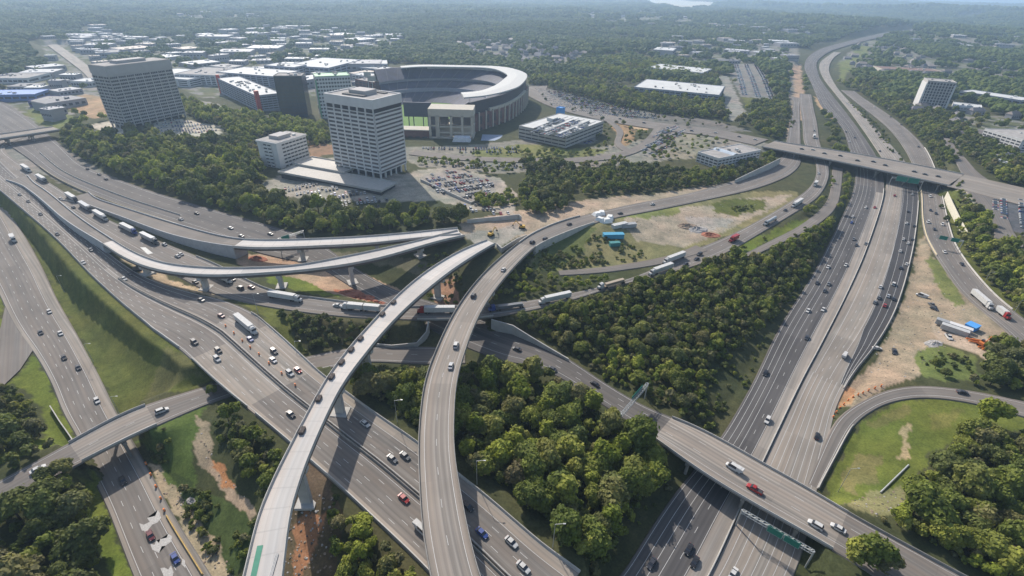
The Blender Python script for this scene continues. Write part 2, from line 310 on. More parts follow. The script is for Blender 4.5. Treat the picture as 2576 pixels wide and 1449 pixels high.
# which stretches are bridges
def seg(key, a=None, b=None):
    r = RB[key]; i0 = 0 if a is None else r.at(*a); i1 = len(r.c)-1 if b is None else r.at(*b); return r.sub(min(i0, i1), max(i0, i1))
GRADE = []   # (rib, material, name) at grade
def grade(r, mat, name): GRADE.append((r, mat, name))
iA, iB = RB['interstate'].at(560, 890), RB['interstate'].at(700, 985)
A = RB['interstate']
grade(A.sub(0, iA), ASPH, 'interstate_road'); grade(A.sub(iB, len(A.c)-1), ASPH, 'interstate_road')
K = RB['cross_street']; k0, k1 = K.at(185, 1145), K.at(385, 1045)
grade(K.sub(0, k0), ASPH, 'street'); grade(K.sub(k1, len(K.c)-1), ASPH, 'street')
E_ = RB['collector']; e0, e1 = E_.at(1668, 1075), E_.at(2125, 1335)
grade(E_.sub(0, e0), ASPHD, 'collector_road'); grade(E_.sub(e1, len(E_.c)-1), ASPH, 'collector_road')
D_ = RB['truck_ramp']; d0, d1 = D_.at(1055, 787), D_.at(1238, 783)
grade(D_.sub(0, d0), ASPH, 'ramp_road'); grade(D_.sub(d1, len(D_.c)-1), ASPH, 'ramp_road')
T_ = RB['tan_flyover']; t0, t1 = T_.at(1325, 618), T_.at(1480, 555)
grade(T_.sub(t1, len(T_.c)-1), ASPH, 'ramp_road')
grade(RB['highway_west'], ASPHD, 'highway_road'); grade(RB['highway_east'], CONC, 'highway_road')
for k, m, n in (('side_ramp', ASPH, 'ramp_road'), ('loop_ramp', ASPH, 'ramp_road'), ('left_road', ASPH, 'highway_road'), 
                ('service_lane', ASPH, 'service_lane'), ('hedge_lane', ASPH, 'service_lane'), ('stadium_street', ASPH, 'street'), ('right_street', ASPH, 'street'),
                ('right_street_south', ASPH, 'street'), ('boulevard', CONC, 'street'), ('plaza_drive', ASPH, 'street'), ('plaza_street', ASPH, 'street'), ('tower_street', ASPH, 'street'), ('right_cross', CONC, 'street')): grade(RB[k], m, n)
# ------------------------------------------------------------------ terrain
CTRL = [(700,420,14),(900,450,16),(1100,430,15),(450,330,15),(300,320,15),(200,300,13),(1300,430,13),(1500,400,12),(1100,340,10),(1700,340,11),(1900,345,11),
        (1180,575,18),(1240,570,18),(1260,615,18.6),(1300,560,17.5),(1340,600,18),(1420,620,13),(1600,620,11),(1800,560,10.5),(1450,470,14),(1300,510,14),(600,480,11),(900,560,13),(1100,560,16),
        (1500,850,9),(1700,800,8),(1850,750,6),(1900,900,1.5),(1750,980,3),(1300,1050,3),(1500,1150,2),(1600,1300,1),(1650,1250,.5),(1200,1000,5),(1000,1000,6),(700,830,10.5),(850,840,8.5),(980,850,7.5),
        (100,700,3),(300,900,4.5),(400,940,5.5),(420,1080,4),(500,1200,4),(600,1100,7),(600,1300,4),(760,1260,5.5),(2470,460,10.6),(2440,470,10.6),(2500,450,10.6),(800,1400,5),(950,1400,7),(60,1000,2),(60,1130,5),(0,1150,6),(100,1300,5),(200,1400,3),(150,1200,5),
        (2250,1150,3.5),(2150,1250,2.5),(2400,1200,6),(2500,1400,7),(2350,1330,7),(2300,850,1),(2250,950,2),(2400,900,3),(2450,1000,6),(2550,900,6),(2450,620,5),(2550,700,6),(2500,500,8),(2400,300,10),(2250,200,8),
        (1750,600,11),(1990,600,8),(2060,560,5),(700,200,10),(1000,280,4),(1200,200,8),(1500,250,10),(200,150,10),(1700,200,10),(1200,120,10),(1900,250,8),(2100,60,12),(600,60,14),(2500,60,16),(1200,30,16),(0,60,14),
        (760,640,8),(870,745,8),(640,700,9.5),(1060,700,9),(1150,720,12),(1220,660,15),(1120,660,12),(1180,640,14)]
CW = np.array([G(*c) for c in CTRL]); CZ = np.array([c[2] for c in CTRL], float)
def vnoise(x, y, s, seed):
    x = x/s+seed*17.3; y = y/s-seed*9.1; xi = np.floor(x); yi = np.floor(y); fx = x-xi; fy = y-yi; fx = fx*fx*(3-2*fx); fy = fy*fy*(3-2*fy)
    def h(a, b): v = np.sin(a*127.1+b*311.7+seed*74.7)*43758.5453; return v-np.floor(v)
    return (h(xi, yi)*(1-fx)+h(xi+1, yi)*fx)*(1-fy)+(h(xi, yi+1)*(1-fx)+h(xi+1, yi+1)*fx)*fy
samples = []
for r, m, n in GRADE:
    for i in range(len(r.c)):
        k = max(1, int(math.ceil(r.w[i]/4.)));
        for a in range(k+1):
            o = (a/k-.5)*r.w[i]; samples.append((r.c[i, 0]+r.n[i, 0]*o, r.c[i, 1]+r.n[i, 1]*o, r.c[i, 2]))
for a in np.linspace(0, 1, 12):
    for q in np.linspace(.05, .95, 8):
        l_ = np.array([np.interp(a, [0, .35, .6, 1], [13, -12, -50, -130]), np.interp(a, [0, .35, .6, 1], [770, 870, 925, 1000])]); r_ = np.array([np.interp(a, [0, .35, .6, 1], [83, 50, 0, -60]), np.interp(a, [0, .35, .6, 1], [880, 930, 978, 1040])]); p = G(*(l_*(1-q)+r_*q), .05); samples.append((p[0], p[1], .05))
KD = kdtree.KDTree(len(samples))
for i, p in enumerate(samples): KD.insert((p[0], p[1], 0), i)
KD.balance()
allroad = []
for r in RB.values():
    if r.key == 'white_flyover': continue
    for i in range(t1-4 if r.key == 'tan_flyover' else 0, len(r.c)):
        k = max(1, int(math.ceil(r.w[i]/4.)))
        for a in range(k+1):
            o = (a/k-.5)*r.w[i]; allroad.append((r.c[i, 0]+r.n[i, 0]*o, r.c[i, 1]+r.n[i, 1]*o, 0))
KR = kdtree.KDTree(len(allroad))
for i, p in enumerate(allroad): KR.insert(p, i)
KR.balance()
def base_height(x, y):
    out = np.empty(len(x)); 
    for a in range(0, len(x), 20000):
        X = x[a:a+20000, None]; Y = y[a:a+20000, None]; d2 = (X-CW[None, :, 0])**2+(Y-CW[None, :, 1])**2+25.; R2 = X**2+Y**2+1e4
        w = 1/(d2/R2)**2; out[a:a+20000] = (w*CZ).sum(1)/w.sum(1)
    d = np.hypot(x, y)
    out += (vnoise(x, y, 35, 1)-.5)*1.2*np.clip((d-60)/200, .3, 1)+(vnoise(x, y, 260, 2)-.5)*np.clip((d-900)/1500, 0, 1)*26+(vnoise(x, y, 1300, 3)-.5)*np.clip((d-1800)/4000, 0, 1)*70
    return out
def height(x, y):
    x = np.asarray(x, float); y = np.asarray(y, float); b = base_height(x, y); d = np.hypot(x, y)
    for i in np.nonzero((d < 6500) & (y > -60))[0]:
        q = KD.find_n((x[i], y[i], 0), 3); dd = q[0][2]
        if dd > 70: continue
        sw = sz = 0.
        for co, ix, di in q: w = 1/(di+.3)**2; sw += w; sz += w*samples[ix][2]
        z = sz/sw; lower = .22+d[i]*.0011
        cell = 1.5+d[i]*.006
        if dd < 2.6+cell: b[i] = z-lower; continue
        run = max(9., min(60., 2.2*abs(b[i]-z)))
        t = min(1., (dd-2.6-cell)/run); t = t*t*(3-2*t); b[i] = (z-lower)*(1-t)+b[i]*t
    return b
def hz1(x, y): return float(height([x], [y])[0])
# ---- land cover, world polygons
def WP(poly, z): return np.array([G(a, b, z)[:2] for a, b in poly])
def inpoly(x, y, P):
    c = np.zeros(len(x), bool); j = len(P)-1
    mask = (x >= P[:, 0].min()) & (x <= P[:, 0].max()) & (y >= P[:, 1].min()) & (y <= P[:, 1].max()); xs = x[mask]; ys = y[mask]; cc = np.zeros(len(xs), bool)
    for i in range(len(P)):
        xi, yi, xj, yj = P[i, 0], P[i, 1], P[j, 0], P[j, 1]
        k = ((yi > ys) != (yj > ys)) & (xs < (xj-xi)*(ys-yi)/(yj-yi+1e-12)+xi); cc ^= k; j = i
    c[mask] = cc; return c
GR = (.10, .112, .032); GRB = (.115, .145, .03); GRD = (.06, .08, .03); DIRT = (.33, .255, .19); DRY = (.22, .2, .11); ORG = (.40, .2, .1); GREY = (.25, .24, .23); LOT = (.19, .185, .18); PALE = (.45, .41, .36); SHRUB = (.05, .065, .03)
PATCH = [
 ([(-200,480),(-60,470),(0,500),(13,490),(133,593),(233,696),(333,783),(440,866),(550,966),(500,985),(293,1043),(257,966),(187,833),(93,650),(43,566)], 4, GR),
 ([(440,900),(520,960),(420,990),(330,1010),(380,950)], 5, (.12, .12, .05)),
 ([(83,880),(117,933),(133,966),(157,1033),(200,1106),(180,1145),(60,1175),(0,1205),(-40,1190),(80,1130),(115,1090),(100,1020),(50,970),(27,955)], 1, GRB),
 ([(-60,760),(5,740),(5,850),(-30,900),(-120,960)], 1, GRB),
 ([(205,1235),(235,1195),(267,1266),(337,1449),(400,1600),(330,1600),(265,1449),(240,1340)], 1, GRB),
 ([(335,1100),(500,1020),(545,1000),(520,1060),(500,1110),(480,1250),(400,1170)], 4, (.085, .12, .035)),
 ([(430,1160),(500,1230),(560,1250),(640,1320),(640,1400),(560,1449),(470,1330)], 4, (.06, .085, .03)),
 ([(500,1060),(528,1080),(545,1170),(600,1230),(655,1290),(630,1310),(570,1250),(510,1160),(495,1100)], 5, DIRT),
 ([(540,1160),(570,1180),(600,1230),(560,1220)], 5, ORG),
 ([(365,1155),(400,1170),(440,1215),(480,1290),(520,1340),(590,1449),(640,1560),(600,1560),(520,1449),(430,1290)], 1.5, (.34, .28, .2)),
 ([(700,1310),(745,1285),(850,1270),(870,1330),(850,1449),(850,1600),(690,1600)], 5, (.105, .08, .05)), ([(742,1330),(775,1308),(800,1322),(832,1330),(822,1370),(800,1405),(775,1449),(740,1470),(735,1420),(745,1380)], 5, (.3, .15, .085)),
 ([(765,1190),(860,1230),(840,1290),(745,1300)], 5.5, (.1, .075, .055)),
 ([(560,735),(640,760),(720,800),(770,870),(740,870),(667,808),(593,752)], 11, GR),
 ([(300,650),(360,670),(440,700),(520,725),(590,745),(560,755),(455,730),(350,695)], 12.5, (.35, .28, .2)),
 ([(600,640),(700,640),(860,660),(960,700),(1060,760),(1090,775),(960,775),(860,757),(760,740),(650,700),(600,670)], 8, (.36, .26, .19)),
 ([(655,697),(740,700),(800,722),(860,750),(850,758),(760,742),(680,722)], 9, GRB),
 ([(840,728),(900,735),(965,762),(950,772),(870,752)], 8.5, (.32, .13, .08)),
 ([(700,645),(760,640),(900,650),(1060,690),(1120,720),(1150,700),(1050,660),(900,630),(700,625)], 9, (.14, .13, .09)),
 ([(1090,720),(1140,700),(1160,760),(1130,800),(1100,770)], 9, (.33, .2, .14)),
 ([(1150,565),(1230,545),(1310,525),(1420,505),(1500,490),(1640,478),(1720,462),(1850,440),(1930,405),(1960,400),(1950,420),(1850,452),(1717,488),(1519,528),(1426,550),(1342,584),(1300,600),(1240,618),(1165,600)], 17, (.34, .275, .22)),
 ([(1160,590),(1240,575),(1300,560),(1320,580),(1250,620),(1200,610)], 18, (.3, .28, .26)),
 ([(1350,640),(1420,600),(1540,555),(1720,505),(1900,475),(2010,470),(2020,495),(1930,550),(1820,595),(1720,637),(1650,662),(1400,682),(1330,690)], 11.5, (.18, .17, .09)),
 ([(1560,560),(1700,530),(1790,520),(1860,500),(1990,480),(1980,500),(1900,540),(1820,580),(1720,620),(1600,610)], 11, (.31, .27, .22)),
 ([(1720,550),(1850,545),(1820,570),(1740,585)], 11, (.33, .31, .29)),
 ([(1790,515),(1850,500),(1930,497),(1925,520),(1850,540),(1795,533)], 11, GR),
 ([(1530,560),(1640,535),(1720,520),(1700,545),(1600,560)], 12, (.17, .19, .07)),
 ([(1350,640),(1400,605),(1460,585),(1500,590),(1460,640),(1400,680),(1340,688)], 12, (.11, .13, .05)),
 ([(1830,612),(1920,590),(2010,548),(2050,540),(2030,562),(1950,598),(1870,640),(1790,662),(1770,655)], 9.5, GRB),
 ([(2310,600),(2326,590),(2345,640),(2404,716),(2444,762),(2517,820),(2540,860),(2420,850),(2350,870),(2340,930),(2300,968),(2217,986),(2140,1028),(2105,1015),(2160,945),(2215,870),(2262,783),(2294,683)], 1.5, (.275, .225, .172)),
 ([(2100,1010),(2140,960),(2160,975),(2130,1020)], 1, (.33, .2, .12)),
 ([(2335,640),(2360,655),(2400,720),(2430,765),(2400,770),(2360,720)], 2, (.14, .16, .06)),
 ([(2310,880),(2360,865),(2440,895),(2470,960),(2400,972),(2330,955),(2305,925)], 3, (.12, .145, .05)),
 ([(2350,800),(2480,840),(2560,930),(2500,930),(2440,880),(2360,860)], 4, (.33, .28, .23)),
 ([(2075,1245),(2112,1150),(2155,1075),(2195,1038),(2255,1012),(2338,1003),(2436,1014),(2600,1062),(2600,1100),(2430,1100),(2330,1150),(2300,1250),(2220,1320),(2140,1290)], 3.5, (.11, .133, .032)),
 ([(2180,1060),(2230,1030),(2300,1020),(2290,1045),(2210,1075)], 3.5, (.14,.135,.05)), ([(2130,1180),(2170,1130),(2230,1150),(2200,1210),(2140,1240)], 3.5, (.15,.14,.06)), ([(2330,1040),(2420,1035),(2400,1080),(2340,1090)], 4, (.135,.14,.045)), ([(2250,1150),(2290,1070),(2310,1070),(2290,1110),(2275,1160)], 3.5, (.34, .27, .17)),
 ([(2110,1270),(2200,1240),(2270,1230),(2290,1290),(2200,1320)], 4, (.2, .19, .1)),
 ([(2320,540),(2345,560),(2380,640),(2440,720),(2560,830),(2590,820),(2480,690),(2420,600),(2395,540),(2370,480),(2360,440)], 2.5, GR),
 ([(2380,470),(2400,470),(2440,600),(2420,620),(2395,560)], 4, GR),
 ([(2470,500),(2640,500),(2640,600),(2540,580)], 9, (.1, .105, .125)),
 ([(2400,460),(2450,470),(2540,580),(2520,600),(2440,520)], 9, (.36, .32, .26)),
 # office hill
 ([(640,462),(720,430),(850,388),(900,400),(1010,440),(1060,425),(1140,415),(1260,445),(1300,490),(1290,545),(1190,530),(1100,505),(960,505),(800,500),(690,480)], 15, (.30, .28, .25)),
 ([(1059,443),(1136,420),(1260,455),(1240,483),(1180,510),(1080,480)], 15, GREY),
 ([(383,307),(430,296),(560,317),(560,335),(520,345),(393,337)], 15, PALE),
 ([(215,310),(290,300),(320,320),(330,335),(270,335)], 15, PALE),
 ([(470,250),(540,262),(610,290),(600,300),(520,280),(460,262)], 12, GREY),
 ([(150,255),(210,235),(270,245),(285,285),(240,300),(180,275)], 13, (.33, .23, .15)),
 ([(55,280),(100,262),(190,295),(220,318),(140,330),(90,300)], 12, (.13, .15, .05)),
 ([(770,350),(850,370),(850,385),(780,400)], 13, (.24, .15, .1)),
 ([(1010,370),(1190,362),(1330,350),(1400,380),(1530,365),(1700,330),(1920,345),(1950,372),(1800,375),(1650,405),(1500,425),(1250,440),(1060,425),(1010,400)], 12, (.22, .21, .19)),
 ([(1190,380),(1310,362),(1420,370),(1420,395),(1350,400),(1200,400)], 12, (.16, .17, .07)),
 ([(1360,380),(1480,370),(1530,375),(1500,390),(1400,400)], 12, (.17, .18, .07)),
 ([(1530,305),(1560,305),(1600,320),(1590,360),(1560,375),(1555,340)], 11, (.3, .2, .12)),
 ([(1585,305),(1640,310),(1630,325),(1590,320)], 11, (.42, .3, .2)),
 ([(1607,389),(1640,340),(1679,312),(1760,312),(1702,351),(1650,395)], 11, LOT),
 ([(1690,340),(1730,330),(1800,345),(1740,400),(1690,400)], 11, (.22, .21, .17)),
 ([(1330,205),(1400,225),(1500,262),(1680,290),(1780,300),(1900,330),(1780,330),(1560,300),(1420,280),(1350,250)], 10, (.15, .145, .14)),
 ([(1430,361),(1440,330),(1510,330),(1490,362)], 12, LOT),
 ([(1820,160),(1908,162),(1956,247),(1864,242)], 9, LOT), ([(1864,242),(1956,247),(1955,280),(1880,262)], 9, GR),
 ([(1800,195),(1830,190),(1880,290),(1840,310),(1820,280)], 9, GREY),
 ([(1500,180),(1620,185),(1600,200),(1540,195)], 9, GR),
 ([(1980,120),(2010,120),(2005,260),(1975,260)], 7, (.2, .19, .17)),
 ([(1990,170),(2015,160),(2022,230),(2035,250),(2040,300),(2010,300)], 5, (.38, .27, .2)),
 ([(1980,260),(2010,260),(2010,360),(1985,360)], 6, (.36, .29, .22)),
 ([(2045,240),(2080,250),(2120,300),(2080,290)], 4, (.42, .3, .19)),
 ([(2110,160),(2170,110),(2190,125),(2140,170),(2120,200)], 8, (.14, .16, .06)),
 ([(-300,260),(0,240),(60,290),(150,362),(300,452),(200,480),(100,430),(50,450),(0,400),(-60,345),(-300,300)], 11, (.2, .19, .18)),
]
URBAN = [([(100,110),(240,72),(330,95),(270,140),(240,200),(290,255),(60,335),(-200,335),(-200,190),(60,185),(130,170)], 10), ([(240,95),(480,92),(700,78),(1000,85),(1020,112),(860,130),(850,165),(1010,172),(1010,215),(700,250),(500,250),(420,200),(400,150),(250,130)], 10),
         ([(1480,35),(1640,25),(1740,50),(1760,75),(1500,60)], 12), ([(1640,98),(1980,110),(1985,160),(1800,165),(1640,140)], 10), ([(1140,108),(1300,100),(1480,140),(1450,172),(1200,150)], 10),
         ([(2110,150),(2180,95),(2330,140),(2576,165),(2576,215),(2350,190),(2160,190)], 10), ([(1780,60),(2050,70),(2040,95),(1800,90)], 12), ([(2250,85),(2576,95),(2576,130),(2300,120)], 12), ([(420,30),(640,28),(700,60),(450,60)], 14), ([(2240,260),(2576,300),(2576,400),(2480,420),(2380,330)], 10)]
URW = [WP(p, z) for p, z in URBAN]; PWORLD = [(WP(p, z), c) for p, z, c in PATCH]
_grid = {}
def fan():
    rr = [2.]; 
    while rr[-1] < 26000: rr.append(rr[-1]+max(1.1, rr[-1]*.0075))
    rr = np.array(rr); a = np.concatenate([np.arange(-175, -64, 3.), np.arange(-64, 64, .22), np.arange(64, 184.9, 3.)]); a = np.radians(a[a < 184.5])
    return rr, a
rr, aa = fan(); Rg, Ag = np.meshgrid(rr, aa, indexing='ij'); tx = (Rg*np.sin(Ag)).ravel(); ty = (Rg*np.cos(Ag)).ravel(); tz = height(tx, ty)
nR, nA = len(rr), len(aa); 
dk = np.full(len(tx), 99.)
for i in np.nonzero((np.hypot(tx, ty) < 1500) & (ty > -40))[0]:
    q = KD.find((tx[i], ty[i], 0)); dk[i] = q[2]-2.6-1.5-math.hypot(tx[i], ty[i])*.006
Z = tz.reshape(nR, nA).copy(); free = ((dk > 0) & (dk < 60)).reshape(nR, nA)
for _ in range(260):
    q = Z.copy(); q[1:-1, 1:-1] = (Z[:-2, 1:-1]+Z[2:, 1:-1]+Z[1:-1, :-2]+Z[1:-1, 2:])/4; Z = np.where(free, q, Z)
KA = kdtree.KDTree(len(A.c)); [KA.insert((p[0], p[1], 0), i) for i, p in enumerate(A.c)]; KA.balance(); Lr = RB['left_road']; KL = kdtree.KDTree(len(Lr.c)); [KL.insert((p[0], p[1], 0), i) for i, p in enumerate(Lr.c)]; KL.balance(); Zf = Z.ravel()
gp = WP([(-200,480),(-60,470),(0,500),(13,490),(133,593),(233,696),(333,783),(440,866),(500,915),(430,985),(293,1043),(257,966),(187,833),(93,650),(43,566)], 5)
for i in np.nonzero(inpoly(tx, ty, gp) & (dk > 0))[0]:
    c_, ia, da = KA.find((tx[i], ty[i], 0)); c_, il, dl = KL.find((tx[i], ty[i], 0)); ea = max(0, da-A.w[ia]/2-2.5); el = max(0, dl-Lr.w[il]/2-3); t_ = ea/(ea+el+1e-6); lo_ = Lr.c[il, 2]-.3; Zf[i] = lo_+(A.c[ia, 2]-.4-lo_)*(1-t_)**2.1
Z = Zf.reshape(nR, nA)
for _ in range(3):
    q = Z.copy(); q[1:-1, 1:-1] = (Z[:-2, 1:-1]+Z[2:, 1:-1]+Z[1:-1, :-2]+Z[1:-1, 2:])/4; Z = np.where(free, q, Z)
bw = np.array([(-56,600),(-20,652),(-2,700),(8,752),(10,806),(-13,856),(-63,883),(-124,882),(-184,862),(-217,830),(-212,740),(-205,690),(-175,640),(-125,618),(-100,606)], float); Zf = Z.ravel(); Zf[inpoly(tx, ty, bw)] = 1.; Z = Zf.reshape(nR, nA)
tz = Z.ravel(); idx = np.arange(nR*nA).reshape(nR, nA)
f1 = np.stack([idx[:-1, :-1], idx[1:, :-1], idx[1:, 1:], idx[:-1, 1:]], -1).reshape(-1, 4); f2 = np.stack([idx[:-1, -1], idx[1:, -1], idx[1:, 0], idx[:-1, 0]], -1)
fs = np.concatenate([f1, f2])[:, ::-1]
col = np.empty((len(tx), 3)); n1 = vnoise(tx, ty, 60, 5)[:, None]; n2 = vnoise(tx, ty, 9, 6)[:, None]
col[:] = np.array([.05, .06, .028])*(1-n1)+np.array([.075, .075, .04])*n1
wx = tx+(vnoise(tx, ty, 7, 8)-.5)*4+(vnoise(tx, ty, 2.5, 9)-.5)*1.5; wy = ty+(vnoise(tx, ty, 7, 10)-.5)*4+(vnoise(tx, ty, 2.5, 11)-.5)*1.5
for P_ in URW: m = inpoly(tx, ty, P_); k = (n2[m]*.8+n1[m]*.4 > .6); col[m] = np.where(k, np.array([.2, .195, .19]), np.array([.10, .11, .06]))
for P_, c in PWORLD: m = inpoly(wx, wy, P_); col[m] = np.array(c)*(.86+.28*n2[m])
rw = G(1600, 0, 12); m = inpoly(tx, ty, WP([(1590, -2), (1680, -2), (1830, 8), (1730, 18), (1650, 10)], 20)); col[m] = (.5, .47, .4)
def height(x, y):
    x = np.asarray(x, float); y = np.asarray(y, float); r_ = np.hypot(x, y); a_ = np.arctan2(x, y); a_ = np.where(a_ < aa[0], a_+2*math.pi, a_)
    fi = np.interp(r_, rr, np.arange(nR)); fj = np.interp(a_, aa, np.arange(nA)); i = np.minimum(fi.astype(int), nR-2); j = np.minimum(fj.astype(int), nA-2); fi = fi-i; fj = fj-j
    return Z[i, j]*(1-fi)*(1-fj)+Z[i+1, j]*fi*(1-fj)+Z[i, j+1]*(1-fi)*fj+Z[i+1, j+1]*fi*fj
me = bpy.data.meshes.new('terrain'); me.vertices.add(len(tx)); me.vertices.foreach_set('co', np.stack([tx, ty, tz], 1).ravel())
me.loops.add(len(fs)*4); me.loops.foreach_set('vertex_index', fs.ravel()); me.polygons.add(len(fs)); me.polygons.foreach_set('loop_start', np.arange(len(fs))*4); me.polygons.foreach_set('loop_total', np.full(len(fs), 4))
me.polygons.foreach_set('use_smooth', np.ones(len(fs), bool)); me.update(calc_edges=True)
ca = me.color_attributes.new('cover', 'FLOAT_COLOR', 'POINT'); ca.data.foreach_set('color', np.column_stack([col, np.ones(len(col))]).ravel())
m, nt, b = nmat('ground_cover'); at = N(nt, 'ShaderNodeAttribute', attribute_name='cover'); tc = N(nt, 'ShaderNodeTexCoord')
nA1 = N(nt, 'ShaderNodeTexNoise', Scale=.12, Detail=10., Roughness=.75); nA2 = N(nt, 'ShaderNodeTexNoise', Scale=1.3, Detail=5., Roughness=.7); nA3 = N(nt, 'ShaderNodeTexNoise', Scale=.03, Detail=4.)
for q in (nA1, nA2, nA3): nt.links.new(tc.outputs['Object'], q.inputs['Vector'])
c = mixc(nt, mrange(nt, nA1.outputs[0], .3, .7), (.62, .64, .62), (1.34, 1.28, 1.2)); c = mixc(nt, 1., at.outputs['Color'], c, 'MULTIPLY')
c = mixc(nt, 1., c, mixc(nt, mrange(nt, nA2.outputs[0], .3, .7), (.66,)*3, (1.32,)*3), 'MULTIPLY'); c = mixc(nt, 1., c, mixc(nt, mrange(nt, nA3.outputs[0], .35, .65), (.88, .95, .9), (1.12, 1.04, 1.)), 'MULTIPLY')
nt.links.new(c, b.inputs['Base Color']); b.inputs['Roughness'].default_value = .95; b.inputs['Specular IOR Level'].default_value = .1
me.materials.append(m); ter = obj('ground', me); tag(ter, kind='structure')
# ------------------------------------------------------------------ roads at grade
LN = {'interstate': [(.025, 0), (.105, 1), (.185, 1), (.265, 1), (.345, 1), (.43, 0), (.53, 0), (.61, 1), (.69, 1), (.77, 1), (.86, 0), (.975, 0)],
      'cross_street': [(.1, 0), (.5, 1), (.9, 0)], 'collector': [(.08, 0), (.34, 1), (.6, 1), (.82, 0)], 'truck_ramp': [(.12, 0), (.45, 1), (.78, 0)],
      'tan_flyover': [(.17, 0), (.5, 1), (.83, 0)], 'highway_west': [(.04, 0), (.17, 0), (.30, 0), (.43, 0), (.56, 1), (.72, 0)],
      'highway_east': [(.12, 0), (.25, 0), (.38, 0), (.51, 0), (.64, 0), (.77, 0), (.90, 0)], 'side_ramp': [(.08, 0), (.35, 1), (.62, 1), (.9, 0)],
      'loop_ramp': [(.14, 0), (.8, 0)], 'left_road': [(.1, 0), (.27, 1), (.44, 1), (.6, 1), (.76, 0)], 'left_slip': [(.15, 0), (.85, 0)], 'stadium_street': [(.5, 0)], 'overpass': [(.06, 0), (.27, 1), (.5, 0), (.73, 1), (.94, 0)]}
for r, m, n in GRADE:
    o = road_sheet(r, n, m, thick=.5 if r.key != 'left_slip' else .3, dz=.0 if r.key not in ('loop_ramp',) else .02); tag(o, kind='structure')
    if r.key == 'highway_east':
        ia_, ib_ = r.at(2150, 985), r.at(2240, 400)
        for q_, sp_ in ((r.sub(0, ia_), LN[r.key]), (r.sub(ia_, ib_), [(.16, 0), (.3, 1), (.44, 1), (.56, 0)]), (r.sub(ib_, len(r.c)-1), LN[r.key])): tag(lines(q_, sp_, 'road_markings', MPAINT, dz=.035), kind='structure')
    elif r.key in LN:
        l = lines(r, LN[r.key], 'road_markings', MPAINT, dz=.035)
        if l: tag(l, kind='structure')
# lighter, newer concrete shoulder lanes, dark new lanes and painted-shade lanes laid as sheets over the older pavement
def overlay(r, a, b, mat, name, dz=.012):
    """a, b fractions across"""
    A_ = r.off((a-.5)*r.w, dz); B_ = r.off((b-.5)*r.w, dz); ua = (np.asarray(a)-.5)*r.w; ub = (np.asarray(b)-.5)*r.w
    o = obj(name, strip_mesh(name, [A_, B_], mat, [np.column_stack([ua, r.s]), np.column_stack([ub, r.s])])); return tag(o, kind='structure')
HW, HE, LR = RB['highway_west'], RB['highway_east'], RB['left_road']
overlay(A.sub(iA-0, iA), 0, 1, CONC, 'x') if False else None
i0 = HE.at(2150, 985); i1 = HE.at(2290, 470); i2 = HE.at(2240, 400)
rr_ = HE.sub(i0, i1); fr = np.interp(rr_.s, [rr_.s[0], rr_.s[0]+60, rr_.s[-1]], [.86, .60, .5]); overlay(rr_, fr, np.full(len(fr), .985), ASPHN, 'new_lanes')
for k in (.62, .74, .86):
    lines(rr_, [], 'x', MPAINT)
mbx = MB()
for f_ in (0.02, .34, .67, .97):
    o_ = ((fr+(1-fr)*f_)-.5)*rr_.w; a_ = rr_.off(o_-.07, .04); b_ = rr_.off(o_+.07, .04); n_ = len(a_); mbx.add(np.vstack([a_, b_]), [(i, i+1, n_+i+1, n_+i) for i in range(n_-1)])
tag(mbx.build('road_markings', MPAINT), kind='structure')
overlay(HW.sub(0, HW.at(2180, 480)), .74, .99, CONCT, 'median_shoulder')
overlay(HE.sub(0, i0), .02, .14, CONCT, 'median_shoulder')
overlay(A.sub(A.at(290, 655), iA), .42, .56, CONCT, 'median_shoulder'); overlay(A.sub(A.at(540, 800), iA), .56, .74, CONCT, 'closed_lane'); overlay(A.sub(iB, len(A.c)-1), .0, .06, CONCT, 'road_shoulder')
overlay(A.sub(iB, len(A.c)-1), .86, .99, CONC, 'road_shoulder')
ra_ = A.sub(0, A.at(440, 770)); overlay(HW.sub(HW.at(1600, 1400), HW.at(2185, 470)), .04, .72, roadmat('asphalt_shade_toned', (.086, .082, .083), .25, tint=(1.3, 1.27, 1.2)), 'shade_toned_lanes', dz=.006); overlay(ra_, np.interp(ra_.s, [0, ra_.s[-1]], [.5, .68]), np.full(len(ra_.s), .96), ASPHD, 'shade_toned_lanes', dz=.01)  # both dark sheets paint cloud and tree shade into the asphalt colour
overlay(LR, .78, .995, CONC, 'road_shoulder'); overlay(LR, .005, .07, CONC, 'road_shoulder')
